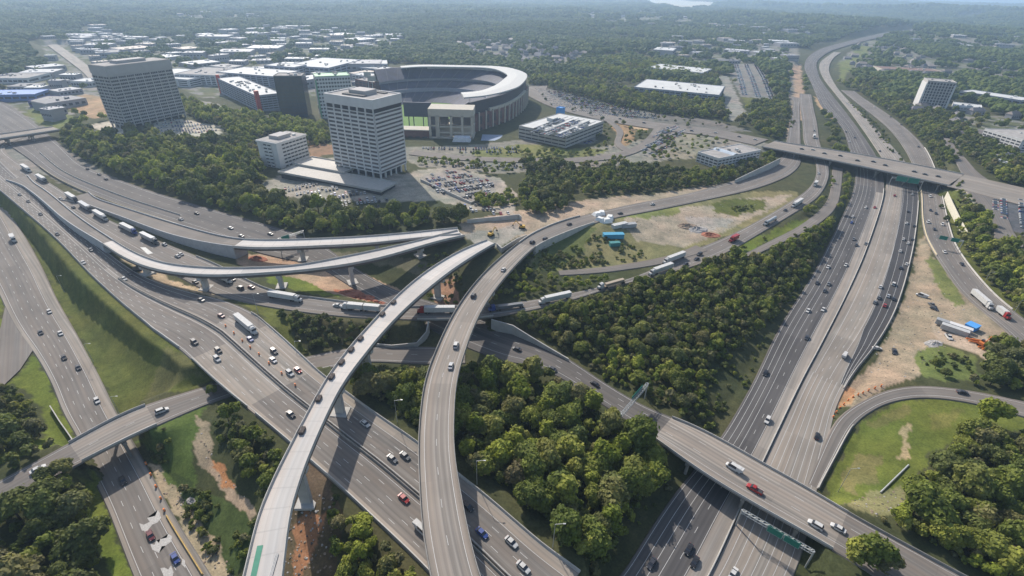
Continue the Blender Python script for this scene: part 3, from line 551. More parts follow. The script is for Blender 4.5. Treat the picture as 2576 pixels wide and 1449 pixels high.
# ------------------------------------------------------------------ bridges
def bridge(name, r, mat, label, cat, group=None, depth=1.9, pier_at=(), par=MCON, girder=MGIRD, pier_w=2.2, single=False, colw=None, lift=0.):
    root = empty(name, (r.c[len(r.c)//2, 0], r.c[len(r.c)//2, 1], r.c[len(r.c)//2, 2])); tag(root, label, cat, group)
    def add(nm, me):
        me.transform(root.matrix_basis.inverted() if False else Matrix.Translation(-Vector(root.location))); return obj(nm, me, root)
    h = r.w/2
    l = [r.off(-h, -.35), r.off(-h, lift), r.off(h, lift), r.off(h, -.35)]; uv = [np.column_stack([x, r.s]) for x in (-h-.3, -h, h, h+.3)]
    add('deck', strip_mesh('deck', l, mat, uv, close=True))
    g = r.w*.42; add('girders', strip_mesh('girders', [r.off(-g, -depth), r.off(-g, -.352), r.off(g, -.352), r.off(g, -depth)], girder, close=True))
    for sd in (-1, 1):
        o = sd*(r.w/2-.22); add('parapet', strip_mesh('parapet', [r.off(o-.2, -.5), r.off(o-.1, .95), r.off(o+.1, .95), r.off(o+.2, -.5)], par, close=True))
    for q in pier_at:
        i = r.at(*q); c = r.c[i]; rz = math.atan2(r.n[i, 1], r.n[i, 0]); gz = hz1(c[0], c[1]); zt = c[2]-depth
        mb = MB(); w = r.w[i]
        if single:
            mb.box((c[0], c[1], (gz-1+zt-1.2)/2), (pier_w*1.5, 2., zt-1.2-gz+1), rz); mb.box((c[0], c[1], zt-.9), (w*.8, 2.4, 1.8), rz)
            mb.box((c[0], c[1], gz+.15), (6.5, 5.5, 1.1), rz)
        else:
            k = max(2, int(w/6)); 
            for a in range(k):
                o = (a/(k-1)-.5)*w*.8; mb.cyl((c[0]+r.n[i, 0]*o, c[1]+r.n[i, 1]*o, gz-1), (c[0]+r.n[i, 0]*o, c[1]+r.n[i, 1]*o, zt-.6), .6, n=10)
            mb.box((c[0], c[1], zt-.6), (w*.9, 1.5, 1.2), rz)
        add('pier', mb.mesh('pier', MCOND if not single else MCON))
    return root, add
def blines(root, r, key, dz=.035):
    l = lines(r, LN[key], 'road_markings', MPAINT, dz=dz)
    if l: l.data.transform(Matrix.Translation(-Vector(root.location))); l.parent = root; l.name = 'lane_markings'
def sheet_over(root, r, a, b, mat, name):
    A_ = r.off((a-.5)*r.w, .015); B_ = r.off((b-.5)*r.w, .015); n = len(A_)
    o = obj(name, strip_mesh(name, [A_, B_], mat, [np.column_stack([(a-.5)*r.w, r.s]), np.column_stack([(b-.5)*r.w, r.s])]), root); o.data.transform(Matrix.Translation(-Vector(root.location)))
rA = A.sub(iA, iB)
bA, _ = bridge('interstate_bridge', rA, CONC, 'broad concrete interstate bridge crossing above the cross street, many lanes and cars on it', 'bridge', pier_at=[(635, 935)]); blines(bA, rA, 'interstate'); sheet_over(bA, rA, .43, .56, CONCT, 'median_strip')
rK = K.sub(k0, k1)
bK, _ = bridge('street_bridge', rK, DECKO, 'short tan two-lane street bridge over the left highway beside the grass embankment', 'bridge', pier_at=[(290, 1095)], pier_w=1.5, depth=1.6); blines(bK, rK, 'cross_street')
rE = E_.sub(e0, e1)
bE, _ = bridge('collector_bridge', rE, DECKO, 'long tan bridge carrying vans and a red pickup over the dark lower highway', 'bridge', pier_at=[(1760, 1140), (1890, 1215), (2030, 1295)], depth=1.9); blines(bE, rE, 'collector')
rD = D_.sub(d0, d1)
bD, _ = bridge('ramp_bridge', rD, ASPH, 'short truck ramp bridge with a red-cab truck passing under both flyovers', 'bridge', depth=1.8); blines(bD, rD, 'truck_ramp')
rC2 = T_.sub(0, t0)
bC2, _ = bridge('curved_flyover', rC2, DECKO, 'weathered tan curved flyover with dark tyre tracks and a few cars', 'bridge', pier_at=[(1240, 735), (1150, 860), (1095, 1020), (1110, 1300)], single=True, par=MCOND, depth=2.3); blines(bC2, rC2, 'tan_flyover')
W_ = RB['white_flyover']
bC1, addC1 = bridge('unfinished_flyover', W_, DECKN, 'new unfinished pale white curved flyover with dark formwork bundles along its edge', 'bridge', pier_at=[(1100, 690), (925, 870), (850, 970), (752, 1168)], single=True, depth=2.6)
U_, V_ = RB['upper_ramp'], RB['lower_ramp']
u0 = U_.at(592, 612); v0 = V_.at(272, 608)
rU = U_.sub(u0, len(U_.c)-1); rV = V_.sub(v0, len(V_.c)-1)
rF = RB['overpass']; bF, _ = bridge('overpass_bridge', rF, DECKO, 'long distant overpass crossing every lane of the highway, dotted with dark cars', 'bridge', pier_at=[(2010, 383), (2100, 397), (2214, 415), (2290, 428), (2370, 450)], depth=2.2); blines(bF, rF, 'overpass')
rG = RB['far_left_bridge']; bridge('overpass_bridge', rG, DECKO, 'thin road bridge on piers crossing the interstate at the far left', 'bridge', pier_at=[(20, 343), (70, 335)], depth=1.8)
bridge('unfinished_upper_ramp', rU, DECKN, 'new pale ramp deck, upper of two unfinished ones, starting at the curved retaining wall', 'bridge', 'new ramp decks under construction', pier_at=[(760, 613), (940, 604)], single=True, depth=2.2)
bridge('unfinished_lower_ramp', rV, DECKN, 'new pale S-curved ramp deck, lower of two unfinished ones, passing above the trucks', 'bridge', 'new ramp decks under construction', pier_at=[(360, 665), (500, 684), (690, 683), (880, 658), (1050, 617)], single=True, depth=2.2)
def mse(name, r, label, top, wallm=MWALL, gz=None, group=None):
    root = empty(name, r.c[0]); tag(root, label, 'retaining wall', group); T = Matrix.Translation(-Vector(root.location))
    h = r.w/2; me = strip_mesh('roadway', [r.off(-h, 0.), r.off(h, 0.)], top, [np.column_stack([x, r.s]) for x in (-h, h)]); me.transform(T); obj('roadway', me, root)
    for sd in (-1, 1):
        o = sd*(h-.25); bz = height(r.c[:, 0]+r.n[:, 0]*o, r.c[:, 1]+r.n[:, 1]*o)-1.5
        lo = r.off(o+sd*.25); lo[:, 2] = np.minimum(bz, lo[:, 2]-1); li = r.off(o-sd*.25); li[:, 2] = np.minimum(bz, li[:, 2]-1)
        me = strip_mesh('wall_face', [lo, r.off(o+sd*.25, .9), r.off(o-sd*.25, .9), li], wallm, close=True); me.transform(T); obj('wall_face', me, root)
    i = len(r.c)-1
    for i in (0, len(r.c)-1):
        c = r.c[i]; gz = hz1(c[0], c[1]); mb = MB()
        if c[2]-gz > 1.5: mb.box((c[0], c[1], (gz-1+c[2]-.3)/2), (r.w[i]-.1, .5, c[2]-.3-gz+1), math.atan2(r.n[i, 1], r.n[i, 0])); me = mb.mesh('end_wall', wallm); me.transform(T); obj('end_wall', me, root)
    return root
mse('retaining_wall_ramp', U_.sub(0, u0), 'curved grey retaining wall beside the truck queue, leading to the upper new ramp', ASPH, group='grey retaining walls of the new ramps')
mse('retaining_wall_ramp', V_.sub(0, v0), 'straight grey retaining wall along the interstate, leading to the lower new ramp', ASPH, group='grey retaining walls of the new ramps')
mse('flyover_abutment', T_.sub(t0, t1), 'grey walled approach where the tan flyover meets the ground beside the grassy field', ASPH, MCON)
# wing walls of the ramp bridge
def wallrun(name, pts, label, z0=None, z1=None, th=.5, mat=MCON, cat='wall', group=None):
    """pts: (px, py, top z) on the top edge"""
    w = np.array([G(*p) for p in pts]); mb = MB()
    for a, b_ in zip(w[:-1], w[1:]):
        d = b_[:2]-a[:2]; L = np.linalg.norm(d); d /= L; n = np.array([-d[1], d[0]])*th/2; ga = hz1(*a[:2])-1.2; gb = hz1(*b_[:2])-1.2
        vs = []
        for p, g in ((a, ga), (b_, gb)):
            for s_ in (-1, 1): vs += [(p[0]+s_*n[0], p[1]+s_*n[1], min(g, p[2]-.8)), (p[0]+s_*n[0], p[1]+s_*n[1], p[2])]
        mb.add(vs, [(0, 1, 5, 4), (2, 6, 7, 3), (1, 3, 7, 5), (0, 4, 6, 2), (0, 2, 3, 1), (4, 5, 7, 6)])
    o = mb.build(name, mat); return tag(o, label, cat, group)
wallrun('wing_wall', [(1236,803,12.4),(1290,818,11.2),(1335,846,9),(1385,876,7.5),(1430,902,6.8)], 'pale sloping concrete wing wall right of the ramp bridge, beside the collector road')
wallrun('wing_wall', [(1078,808,12.4),(1072,835,10),(1048,862,8),(985,868,7.4),(945,864,7.2)], 'pale concrete wing wall left of the ramp bridge under the flyovers')
wallrun('retaining_wall', [(1850,452,13),(1900,428,13.5),(1940,409,13.5),(1964,397,12.5)], 'light grey curved retaining wall below the trees left of the overpass', mat=MCON)
wallrun('retaining_wall', [(1175,552,20.5),(1240,546,20.5),(1305,539,20),(1312,545,19.5)], 'low grey wall behind the dirt at the ends of the new ramps')
wallrun('parking_wall', [(1058,450,17),(1120,478,17),(1185,508,17),(1243,482,17)], 'low pale wall round the sunken car park right of the central tower', th=.6)
wallrun('abutment_wall', [(1250,612,19.5),(1262,624,19.3),(1300,600,19.3),(1325,590,18.5)], 'angled grey abutment wall between the unfinished and tan flyover ends')
wallrun('noise_wall', [(2004*1.0,0,0)][:0] or [(2333,700,4),(2334,701,4)], 'x') if False else None
wallrun('boundary_wall', [(2384,482,8.6),(2396,508,8.2),(2414,545,7.6),(2430,575,7.2),(2440,592,7)], 'pale cream roadside wall beside two round bushes right of the side ramp', mat=plain('cream_wall', (.6, .56, .45)))
wallrun('guard_wall', [(125,1020,1.6),(150,1060,1.6),(168,1085,1.6),(182,1106,1.6)], 'short pale guardrail wall on the grass left of the street bridge', th=.35)
def barrier(key, side, a, b_, label, mat=MCON, off=0., name='concrete_barrier', h=.9, group=None):
    r = seg(key, a, b_); o = side*(r.w/2-.3-off) if abs(side) == 1 else (side)*r.w/2
    return tag(obj(name, strip_mesh(name, [r.off(o-.3, -.1), r.off(o-.1, h), r.off(o+.1, h), r.off(o+.3, -.1)], mat, close=True)), label, 'barrier', group)
barrier('interstate', -1, None, (500, 905), 'pale concrete barrier along the interstate above the grass slope')
barrier('interstate', 1, (590, 745), None, 'concrete barrier along the far side of the interstate by the shrubs')
barrier('interstate', -1, (660, 1085), None, 'pale concrete barrier on the near interstate edge below the bridge')
for s_, w_ in ((.02, 'far'), (-.04, 'near')): barrier('interstate', s_, (300, 700), None, f'{w_} one of the twin dark median barriers splitting the interstate carriageways', MCOND)
barrier('highway_west', 1, (1610, 1480), (2190, 470), 'long straight concrete median barrier of the dark lower highway', MCON)
barrier('highway_east', 1, (2120, 985), (2305, 500), 'pale concrete barrier curving between the queue of cars and the dirt yard', MCON)
barrier('side_ramp', 1, (2330, 350), (2520, 760), 'pale barrier along the outer edge of the side ramp by the trees'); barrier('side_ramp', -1, (2320, 480), (2367, 660), 'yellowish barrier between side ramp and dirt yard', plain('barrier_tan', (.5, .42, .28)))
barrier('collector', 1, (2130, 1335), None, 'grey barrier below the bridge end beside the right-hand wood', MCOND) if False else None
barrier('collector', -1, (2150, 1300), None, 'concrete barrier along the far edge of the collector road beyond the bridge', MCOND)
barrier('collector', 1, (560, 570), (150, 405), 'yellowish median barrier between the collector road and retaining wall', plain('barrier_tan', (.5, .42, .28)))
barrier('collector', .25, (470, 545), (120, 380), 'pale thin barrier inside the upper collector road by the wood')
barrier('truck_ramp', -1, (460, 640), (1050, 785), 'grey barrier on the upper edge of the truck ramp by the grass strip')
barrier('loop_ramp', 1, (2060, 1220), (2145, 1070), 'pale concrete barrier along the loop ramp beside the grass field')
barrier('left_road', 1, (417, 1299), (520, 1449), 'long yellow and concrete barrier beside the highway work zone', plain('barrier_yellow', (.5, .34, .12)), off=1.2)
barrier('left_road', .35, (300, 1130), (400, 1270), 'yellow barrel line', MORANGE) if False else None
# ------------------------------------------------------------------ buildings
def BC(f, r, l, z):
    """ground corners front, right, left seen in the photo -> rectangle (F, e1, e2, len1, len2)"""
    Fp, Rp, Lp = G(*f, z)[:2], G(*r, z)[:2], G(*l, z)[:2]
    e1 = Rp-Fp; e2 = Lp-Fp; L1, L2 = np.linalg.norm(e1), np.linalg.norm(e2); a1 = math.atan2(e1[1], e1[0]); a2 = math.atan2(e2[1], e2[0])-math.pi/2
    a2 = (a2-a1+math.pi) % (2*math.pi)-math.pi+a1
    a = (a1*L1+a2*L2)/(L1+L2); u = np.array([math.cos(a), math.sin(a)]); w = np.array([-u[1], u[0]])
    return Fp, u, w, L1, L2
class Bld:
    def __init__(s, name, label, cat, Fp, u, w, L1, L2, z0, group=None):
        s.F, s.u, s.w, s.L1, s.L2, s.z0 = Fp, u, w, L1, L2, z0; s.root = empty(name, (Fp[0], Fp[1], z0), math.atan2(u[1], u[0])); tag(s.root, label, cat, group); s.win = []
    # local frame: x along right face, y along left face, z up
    def box(s, x0, x1, y0, y1, z0, z1, name, mat):
        mb = MB(); mb.box(((x0+x1)/2, (y0+y1)/2, (z0+z1)/2), (x1-x0, y1-y0, z1-z0)); return mb.build(name, mat, s.root)
    def grid(s, face, z0, z1, rows, cols, mat, name='facade_frame', proud=.5, bandf=.45, pierf=.18, a=None, b=None, winmat=None, maxp=1000, split=1):
        """spandrels and piers standing proud of the wall, with window panes set between them"""
        a = 0 if a is None else a; b = (s.L1 if face in 'FB' else s.L2) if b is None else b
        # face F: front right face along x at y=0 (outward -y); L: left face along y at x=0 (outward -x); R: x=L1; B: y=L2
        def put(mb, p0, p1, q0, q1, d0, d1, mi=0):
            if face == 'F': mb.box(((p0+p1)/2, -(d0+d1)/2, (q0+q1)/2), (p1-p0, d1-d0, q1-q0), mi=mi)
            elif face == 'B': mb.box(((p0+p1)/2, s.L2+(d0+d1)/2, (q0+q1)/2), (p1-p0, d1-d0, q1-q0), mi=mi)
            elif face == 'L': mb.box((-(d0+d1)/2, (p0+p1)/2, (q0+q1)/2), (d1-d0, p1-p0, q1-q0), mi=mi)
            else: mb.box((s.L1+(d0+d1)/2, (p0+p1)/2, (q0+q1)/2), (d1-d0, p1-p0, q1-q0), mi=mi)
        mb = MB(); fh = (z1-z0)/rows; cw = (b-a)/cols
        for i in range(rows+1):
            q0 = z0+i*fh-fh*bandf/2; q1 = q0+fh*bandf
            put(mb, a, b, max(q0, z0), min(q1, z1), .01, proud)
        for j in range(cols+1):
            p0 = a+j*cw-cw*pierf/2; put(mb, max(a, p0), min(b, p0+cw*pierf), z0, z1, .01, proud+.06)
        mb.build(name, mat, s.root)
        for i in range(rows):
            for j in range(cols):
                for k in range(split):
                    w_ = cw*(1-pierf)/split; p0 = a+j*cw+cw*pierf/2+k*w_; m_ = MB(); g = .0 if split == 1 else w_*.14
                    put(m_, p0+g, p0+w_-g, z0+i*fh+fh*bandf/2, z0+(i+1)*fh-fh*bandf/2, .02, .12); s.win.append((m_, winmat or MGLASS))
    def done(s):
        k = len(s.win)
        def dist(m): c = np.mean(m.v, 0); p = s.F+s.u*c[0]+s.w*c[1]; return p[0]**2+p[1]**2
        ws = sorted(s.win, key=lambda t: dist(t[0]))
        for m, mt in ws[:100 if k > 100 else k]: m.build('window', mt, s.root)
        if k > 100:
            mb = MB()
            for m, mt in ws[100:]: mb.add(m.v, m.f)
            o = mb.build('window', ws[-1][1], s.root); o['kind'] = 'stuff'
WHT = plain('tower_white', (.58, .565, .55), .8, .05, .2); GRYT = plain('tower_grey', (.40, .38, .365), .85, .05, .2); ROOFG = plain('roof_gravel', (.33, .31, .29), .95, .2, .15); ROOFW = plain('roof_white', (.52, .52, .5), .8, .1, .1)
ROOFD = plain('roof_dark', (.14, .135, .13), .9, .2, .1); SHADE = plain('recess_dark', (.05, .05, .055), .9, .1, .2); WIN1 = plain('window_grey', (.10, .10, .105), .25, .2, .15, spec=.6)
# central white tower
z0 = 16.; Bc = Bld('office_tower', 'white office tower with ribbon windows and black louvre band standing in front of the stadium', 'office tower', *BC((958,440),(1017,412),(850,414),20), z0)
b = Bc; L1, L2 = b.L1, b.L2; H_ = 63.5
b.box(3, L1-3, 3, L2-3, -2, 5, 'lobby', SHADE); b.box(.0, L1, .0, L2, 5, H_, 'wall', WHT)
mb = MB()
for i in range(7):
    for x, y in ((.8, L2*i/6*.97+.8), (L1-.8, L2*i/6*.97+.8)): mb.box((x, y, 2), (1.2, 1.2, 8))
for i in range(1, 5):
    for y in (.8, L2-.8): mb.box((L1*i/5, y, 2), (1.2, 1.2, 8))

def cols_(mb, mat, root):
    for k in range(0, len(mb.v), 8): q = MB(); q.add(mb.v[k:k+8], [(0, 3, 2, 1), (4, 5, 6, 7), (0, 1, 5, 4), (1, 2, 6, 5), (2, 3, 7, 6), (3, 0, 4, 7)]); q.build('column', mat, root)
cols_(mb, WHT, b.root)
b.grid('L', 5, 54, 15, 6, WHT, pierf=.14, proud=.6, winmat=WIN1); b.grid('F', 5, 54, 15, 1, WHT, pierf=.03, proud=.6, bandf=.5, winmat=WIN1)
b.box(-.7, L1+.7, -.7, L2+.7, 57.2, H_, 'roof_fascia', WHT)
mb = MB(); mb.box((L1/2, -.25, 55.6), (L1-1, .5, 3)); 
for i in range(6): mb.box((-.25, L2*(i+.5)/6, 55.6), (.5, L2/6*.7, 2.8))
mb.build('louvre_band', SHADE, b.root)
b.box(.8, L1-.8, .8, L2-.8, H_, H_+.25, 'roof', ROOFG); mb = MB()
for x0, x1, y0, y1 in ((-.7, L1+.7, -.7, .5), (-.7, L1+.7, L2-.5, L2+.7), (-.7, .5, .5, L2-.5), (L1-.5, L1+.7, .5, L2-.5)): mb.box(((x0+x1)/2, (y0+y1)/2, H_+.5), (x1-x0, y1-y0, 1.))
mb.build('roof_parapet', WHT, b.root); b.box(L1*.35, L1*.75, L2*.35, L2*.7, H_+.25, H_+3.8, 'penthouse', GRYT); b.box(L1*.2, L1*.33, L2*.3, L2*.75, H_+.25, H_+1.3, 'roof_equipment', ROOFD); b.box(L1*.78, L1*.9, L2*.2, L2*.6, H_+.25, H_+1.1, 'roof_equipment', ROOFD)
b.done()
# left grey tower
b = Bld('office_tower', 'large grey office slab with rows of small square windows above the far-left wood', 'office tower', *BC((319,317.5),(463,286),(285,309),18), 13); L1, L2 = b.L1, b.L2; H_ = 65.4
b.box(3, L1-3, 3, L2-3, -3, 5, 'lobby', SHADE); b.box(0, L1, 0, L2, 5, H_, 'wall', GRYT); mb = MB()
for i in range(9): mb.box((L1*i/8*.98+.7, .8, 1), (1.3, 1.3, 8)); mb.box((L1*i/8*.98+.7, L2-.8, 1), (1.3, 1.3, 8))
for i in range(1, 4): mb.box((.8, L2*i/4, 1), (1.3, 1.3, 8))
cols_(mb, GRYT, b.root)
b.grid('F', 5.5, 55.5, 15, 8, GRYT, pierf=.12, proud=.5, bandf=.42, winmat=SHADE, split=4); b.grid('L', 5.5, 55.5, 15, 3, GRYT, pierf=.12, proud=.5, bandf=.42, winmat=SHADE, split=2)
b.box(-.6, L1+.6, -.6, L2+.6, 57, H_, 'roof_fascia', GRYT); b.box(.6, L1-.6, .6, L2-.6, H_, H_+.2, 'roof', ROOFG); b.box(L1*.25, L1*.7, L2*.3, L2*.75, H_+.2, H_+3, 'penthouse', GRYT); b.done()
# small white office
b = Bld('office_building', 'small seven-storey white office with a solid stair bay, between the wood and parking decks', 'office building', *BC((708,425),(775,398),(665,414),14), 12); L1, L2 = b.L1, b.L2; H_ = 25
b.box(2, L1-2, 2, L2-2, -2, 2, 'lobby', SHADE); b.box(0, L1, 0, L2, 1.5, H_-1, 'wall', WHT); b.grid('F', 1.5, 23.5, 7, 7, WHT, a=5, b=L1-.6, bandf=.55, pierf=.12); b.box(-.6, 5, -.6, 0, 1, 23.5, 'stair_bay', WHT); b.grid('L', 1.5, 23.5, 7, 2, WHT, a=6, b=16, bandf=.6, pierf=.14)
b.box(-.6, L1+.6, -.6, L2+.6, H_-1.5, H_, 'roof_fascia', WHT); b.box(.3, L1-.3, .3, L2-.3, H_, H_+.2, 'roof', ROOFG); b.box(L1*.25, L1*.65, L2*.25, L2*.75, H_+.2, H_+3, 'penthouse', GRYT)
for i in range(3): b.box(L1*.72, L1*.8, L2*(.2+.25*i), L2*(.3+.25*i), H_+.2, H_+1.5, 'roof_unit', ROOFW)
b.done()
BLK = []
def simple(name, label, cat, f, r, l, z, top, mat, roof, rows=0, c1=0, c2=0, group=None, wm=None, bandf=.45, pierf=.2, roofp=True, units=0, z0=None, proud=.3, base=None, sides='FL'):
    """f, r, l: image points of the corners at height z; top: roof height"""
    Q = BC(f, r, l, z); g0 = hz1(*Q[0]) if z0 is None else z0; b = Bld(name, label, cat, *Q, g0, group); L1, L2 = b.L1, b.L2; T = top-g0
    for k in np.linspace(0, 1, max(2, int(max(L1, L2)/min(L1, L2))+1)): c0 = Q[0]+Q[1]*L1*(k if L1 > L2 else .5)+Q[2]*L2*(.5 if L1 > L2 else k); BLK.append((c0[0], c0[1], min(L1, L2)+14))
    b.box(0, L1, 0, L2, -3, T, 'wall', mat)
    b.box(.5, L1-.5, .5, L2-.5, T, T+.25, 'roof', roof)
    mb = MB()
    for x0, x1, y0, y1 in ((-.1, L1+.1, -.1, .4), (-.1, L1+.1, L2-.4, L2+.1), (-.1, .4, .4, L2-.4), (L1-.4, L1+.1, .4, L2-.4)): mb.box(((x0+x1)/2, (y0+y1)/2, T+.4), (x1-x0, y1-y0, .9))
    mb.build('roof_parapet', mat if roofp is True else roofp, b.root)
    if rows and 'F' in sides: b.grid('F', 1, T-1, rows, c1, mat, bandf=bandf, pierf=pierf, winmat=wm, proud=proud)
    if rows and 'L' in sides and c2: b.grid('L', 1, T-1, rows, c2, mat, bandf=bandf, pierf=pierf, winmat=wm, proud=proud)
    if rows and 'R' in sides and c2: b.grid('R', 1, T-1, rows, c2, mat, bandf=bandf, pierf=pierf, winmat=wm, proud=proud)
    rs = random.Random(int(L1*7+L2*3))
    for k in range(units):
        x, y = rs.uniform(.1, .8)*L1, rs.uniform(.1, .8)*L2; b.box(x, x+rs.uniform(1.5, 4), y, y+rs.uniform(1.5, 4), T+.25, T+rs.uniform(1.2, 2.6), 'roof_unit', rs.choice([ROOFW, ROOFG, GRYT]))
    b.done(); return b
BRICK = plain('brick_red', (.15, .075, .065), .9, .15, .4); STONE = plain('limestone', (.46, .42, .35), .85, .08, .3); DKG = plain('glass_navy', (.025, .045, .075), .12, .3, .12, spec=.7); LAV = plain('panel_bluegrey', (.27, .29, .34), .7, .15, .1)
RED = plain('panel_red', (.42, .05, .04), .6, .08, .3); GRN = plain('panel_green', (.12, .30, .17), .6, .1, .2); CREAM = plain('panel_white', (.55, .54, .53), .75, .06, .2)
# parking deck with red towers, glass office, hotel
b = simple('parking_deck', 'long multi-storey parking deck with white roof structures and a red corner tower', 'parking deck', (655,287),(709,291),(505,243), 10, 32, LAV, ROOFW, 6, 5, 14, wm=SHADE, bandf=.5, pierf=.1, units=26)
b.box(-1.2, 3.5, -1.2, 3.5, -2, 25, 'stair_tower', RED); b.box(-1, 3, b.L2-3, b.L2+1, -2, 24, 'stair_tower', RED)
b = simple('glass_office', 'dark navy glass office block between the red-cornered parking deck and green-trimmed hotel', 'office building', (709,294),(771,297),(703,284), 10, 58, DKG, ROOFG, 10, 6, 5, wm=MGLASS, bandf=.12, pierf=.06, units=4, roofp=MCOND)
b = simple('hotel', 'tall hotel with bright green trim and white window grid behind the central tower', 'hotel', (793,194),(878,196),(754,188), 57, 57, CREAM, GRN, 11, 12, 5, wm=SHADE, bandf=.5, pierf=.35, units=5, roofp=GRN)
b.box(-.9, -.35, b.L2-7, b.L2-.5, 8, 12, 'sign_panel', GRN); b.box(-1, .6, -1, .6, 0, 46, 'corner_fin', GRN)
# mixed-use blocks
AP = [('white apartment block with dark window slots and flat roof, nearest the parking deck', (560,218),(589,198),(478,207), 26, CREAM, ROOFG, 5, 4, 9),
      ('pale warehouse-like block left of the white apartments, behind the grey tower', (478,222),(500,200),(425,200), 22, CREAM, ROOFW, 3, 3, 5),
      ('long blue-grey apartment row directly behind the parking deck roof', (694,222),(705,205),(598,202), 27, LAV, ROOFW, 5, 2, 10),
      ('low blue-grey block behind the long apartment row', (745,198),(760,190),(682,190), 28, LAV, ROOFW, 4, 3, 6),
      ('big white-roofed mall block behind the glass office', (830,196),(893,172),(738,186), 26, LAV, ROOFW, 3, 6, 9),
      ('broad white roof hall at the foot of the far retail strip', (885,182),(975,184),(868,172), 24, CREAM, ROOFW, 2, 8, 3),
      ('dark-fronted white-roofed block just left of the stadium roof end', (966,190),(985,184),(905,184), 20, LAV, ROOFW, 2, 2, 8)]
for lb, f, r, l, top, m_, ro, rows, c1, c2 in AP: simple('apartment_block', lb, 'building', f, r, l, 10, top, m_, ro, rows, c1, c2, wm=SHADE, units=8)
simple('apartment_block', 'small brick-red block between the hotel and the stadium seating end', 'building', (942,232),(962,226),(905,222), 10, 24, BRICK, ROOFG, 4, 3, 5, wm=SHADE, units=3)
simple('apartment_block', 'white block with dark slots just behind the hotel green roof', 'building', (930,212),(950,206),(895,205), 10, 22, CREAM, ROOFW, 3, 3, 5, wm=SHADE, units=3)
# stadium parking garage
b = simple('parking_garage', 'low white-topped parking garage with open levels, right of the stadium plaza', 'parking garage', (1422,372),(1505,332),(1312,345), 12, 25, MCON, ROOFW, 3, 9, 7, wm=SHADE, bandf=.6, pierf=.06, units=0)
for i in range(7): b.box(6, b.L1-8, 6+i*7.5, 6.6+i*7.5, 13.3, 13.9, 'parking_divider', ROOFG) if i < 6 else None
b.box(b.L1*.5, b.L1*.62, b.L2*.7, b.L2*.85, 13, 17, 'stair_head', ROOFW)
bb = simple('kiosk', 'small bright blue rooftop tent at the far corner of the parking garage', 'tent', (1412,283),(1428,283),(1396,283), 25, 29.5, plain('tent_blue', (.1, .3, .62)), plain('tent_blue', (.1, .3, .62)), z0=25)
# right-of-stadium offices
simple('office_building', 'wide low office with white roof and two courtyards behind the stadium tree belt', 'office building', (1809,240),(1806,216),(1600,217), 22, 22, LAV, ROOFW, 3, 8, 16, wm=SHADE, units=16)
simple('office_building', 'smaller white-roofed office behind the courtyard office', 'office building', (1767,184),(1768,172),(1640,168), 20, 20, CREAM, ROOFW, 2, 4, 8, wm=SHADE, units=6)
b = simple('office_building', 'low office with grey roof and curved glass vault beside the trees left of the overpass', 'office building', (1808,400),(1912,378),(1757,383), 20, 20, CREAM, ROOFG, 3, 12, 5, wm=SHADE, units=4)
mb = MB()
for i in range(8):
    a0, a1 = math.pi*i/8, math.pi*(i+1)/8; r_ = 5.5; xs = (b.L1*.32, b.L1*.32+14); q = []
    for x in (0, b.L2): q += [(b.L1*.4-r_*math.cos(a0), x, 8.3+r_*.7*math.sin(a0)), (b.L1*.4-r_*math.cos(a1), x, 8.3+r_*.7*math.sin(a1))]
    mb.add(q, [(0, 1, 3, 2)])
mb.build('glass_vault', plain('vault_glass', (.42, .47, .52), .3, .08, .2), b.root)
# right side
b = simple('hotel', 'concrete hotel slab with dark window strips standing alone among the right-hand trees', 'hotel', (2310,263),(2379,269),(2304,254), 12, 47, GRYT, ROOFG, 9, 9, 0, wm=SHADE, bandf=.25, pierf=.35, units=3)
b.box(-.9, 1.5, -.9, b.L2, 0, 36, 'end_fin', CREAM); b.box(b.L1-1.5, b.L1+.9, -.9, b.L2, 0, 36, 'end_fin', CREAM)
RS = [('long white-roofed low building right of the concrete hotel', (2566,260),(2568,252),(2425,235), 22, LAV, ROOFW), ('pale low hall at the foot of the concrete hotel', (2468,282),(2470,272),(2395,274), 14, CREAM, ROOFW), ('white roof among trees below the far-right parking lot', (2540,428),(2545,420),(2480,414), 14, CREAM, ROOFW),
      ('grey flat-roofed hall at the far right under the trees', (2620,405),(2640,380),(2470,362), 12, LAV, LOTR if False else ROOFG), ('striped office at the right picture edge', (2568,362),(2620,345),(2556,340), 24, CREAM, ROOFG), ('reddish-roofed shopping row behind the wood on the right', (2370,186),(2372,180),(2230,182), 14, STONE, plain('roof_brown', (.2, .12, .09)))]
for i, (lb, f, r, l, top, m_, ro) in enumerate(RS): simple('low_building', lb, 'building', f, r, l, top-4, top, m_, ro, 2 if i != 4 else 4, 2, 8, wm=SHADE, units=5)
# left edge
LS = [('bright blue-roofed warehouse at the far left edge', (92,250),(90,238),(-40,246), 15, plain('wall_blue', (.10, .17, .36)), plain('roof_blue', (.2, .3, .55))), ('small violet-blue store with white sign left of the grey tower', (150,266),(152,254),(112,258), 14, plain('wall_violet', (.09, .09, .24)), ROOFG), ('pale terraced apartments at the far left', (72,208),(70,196),(20,200), 15, CREAM, ROOFG), ('white long roof behind the far-left stores', (232,215),(245,207),(200,210), 14, CREAM, ROOFW), ('dark long hall directly behind the grey tower top', (300,140),(302,132),(242,142), 15, LAV, ROOFG)]
for lb, f, r, l, top, m_, ro in LS: simple('low_building', lb, 'building', f, r, l, 12, top+3, m_, ro, 1, 2, 8, wm=SHADE, units=3)
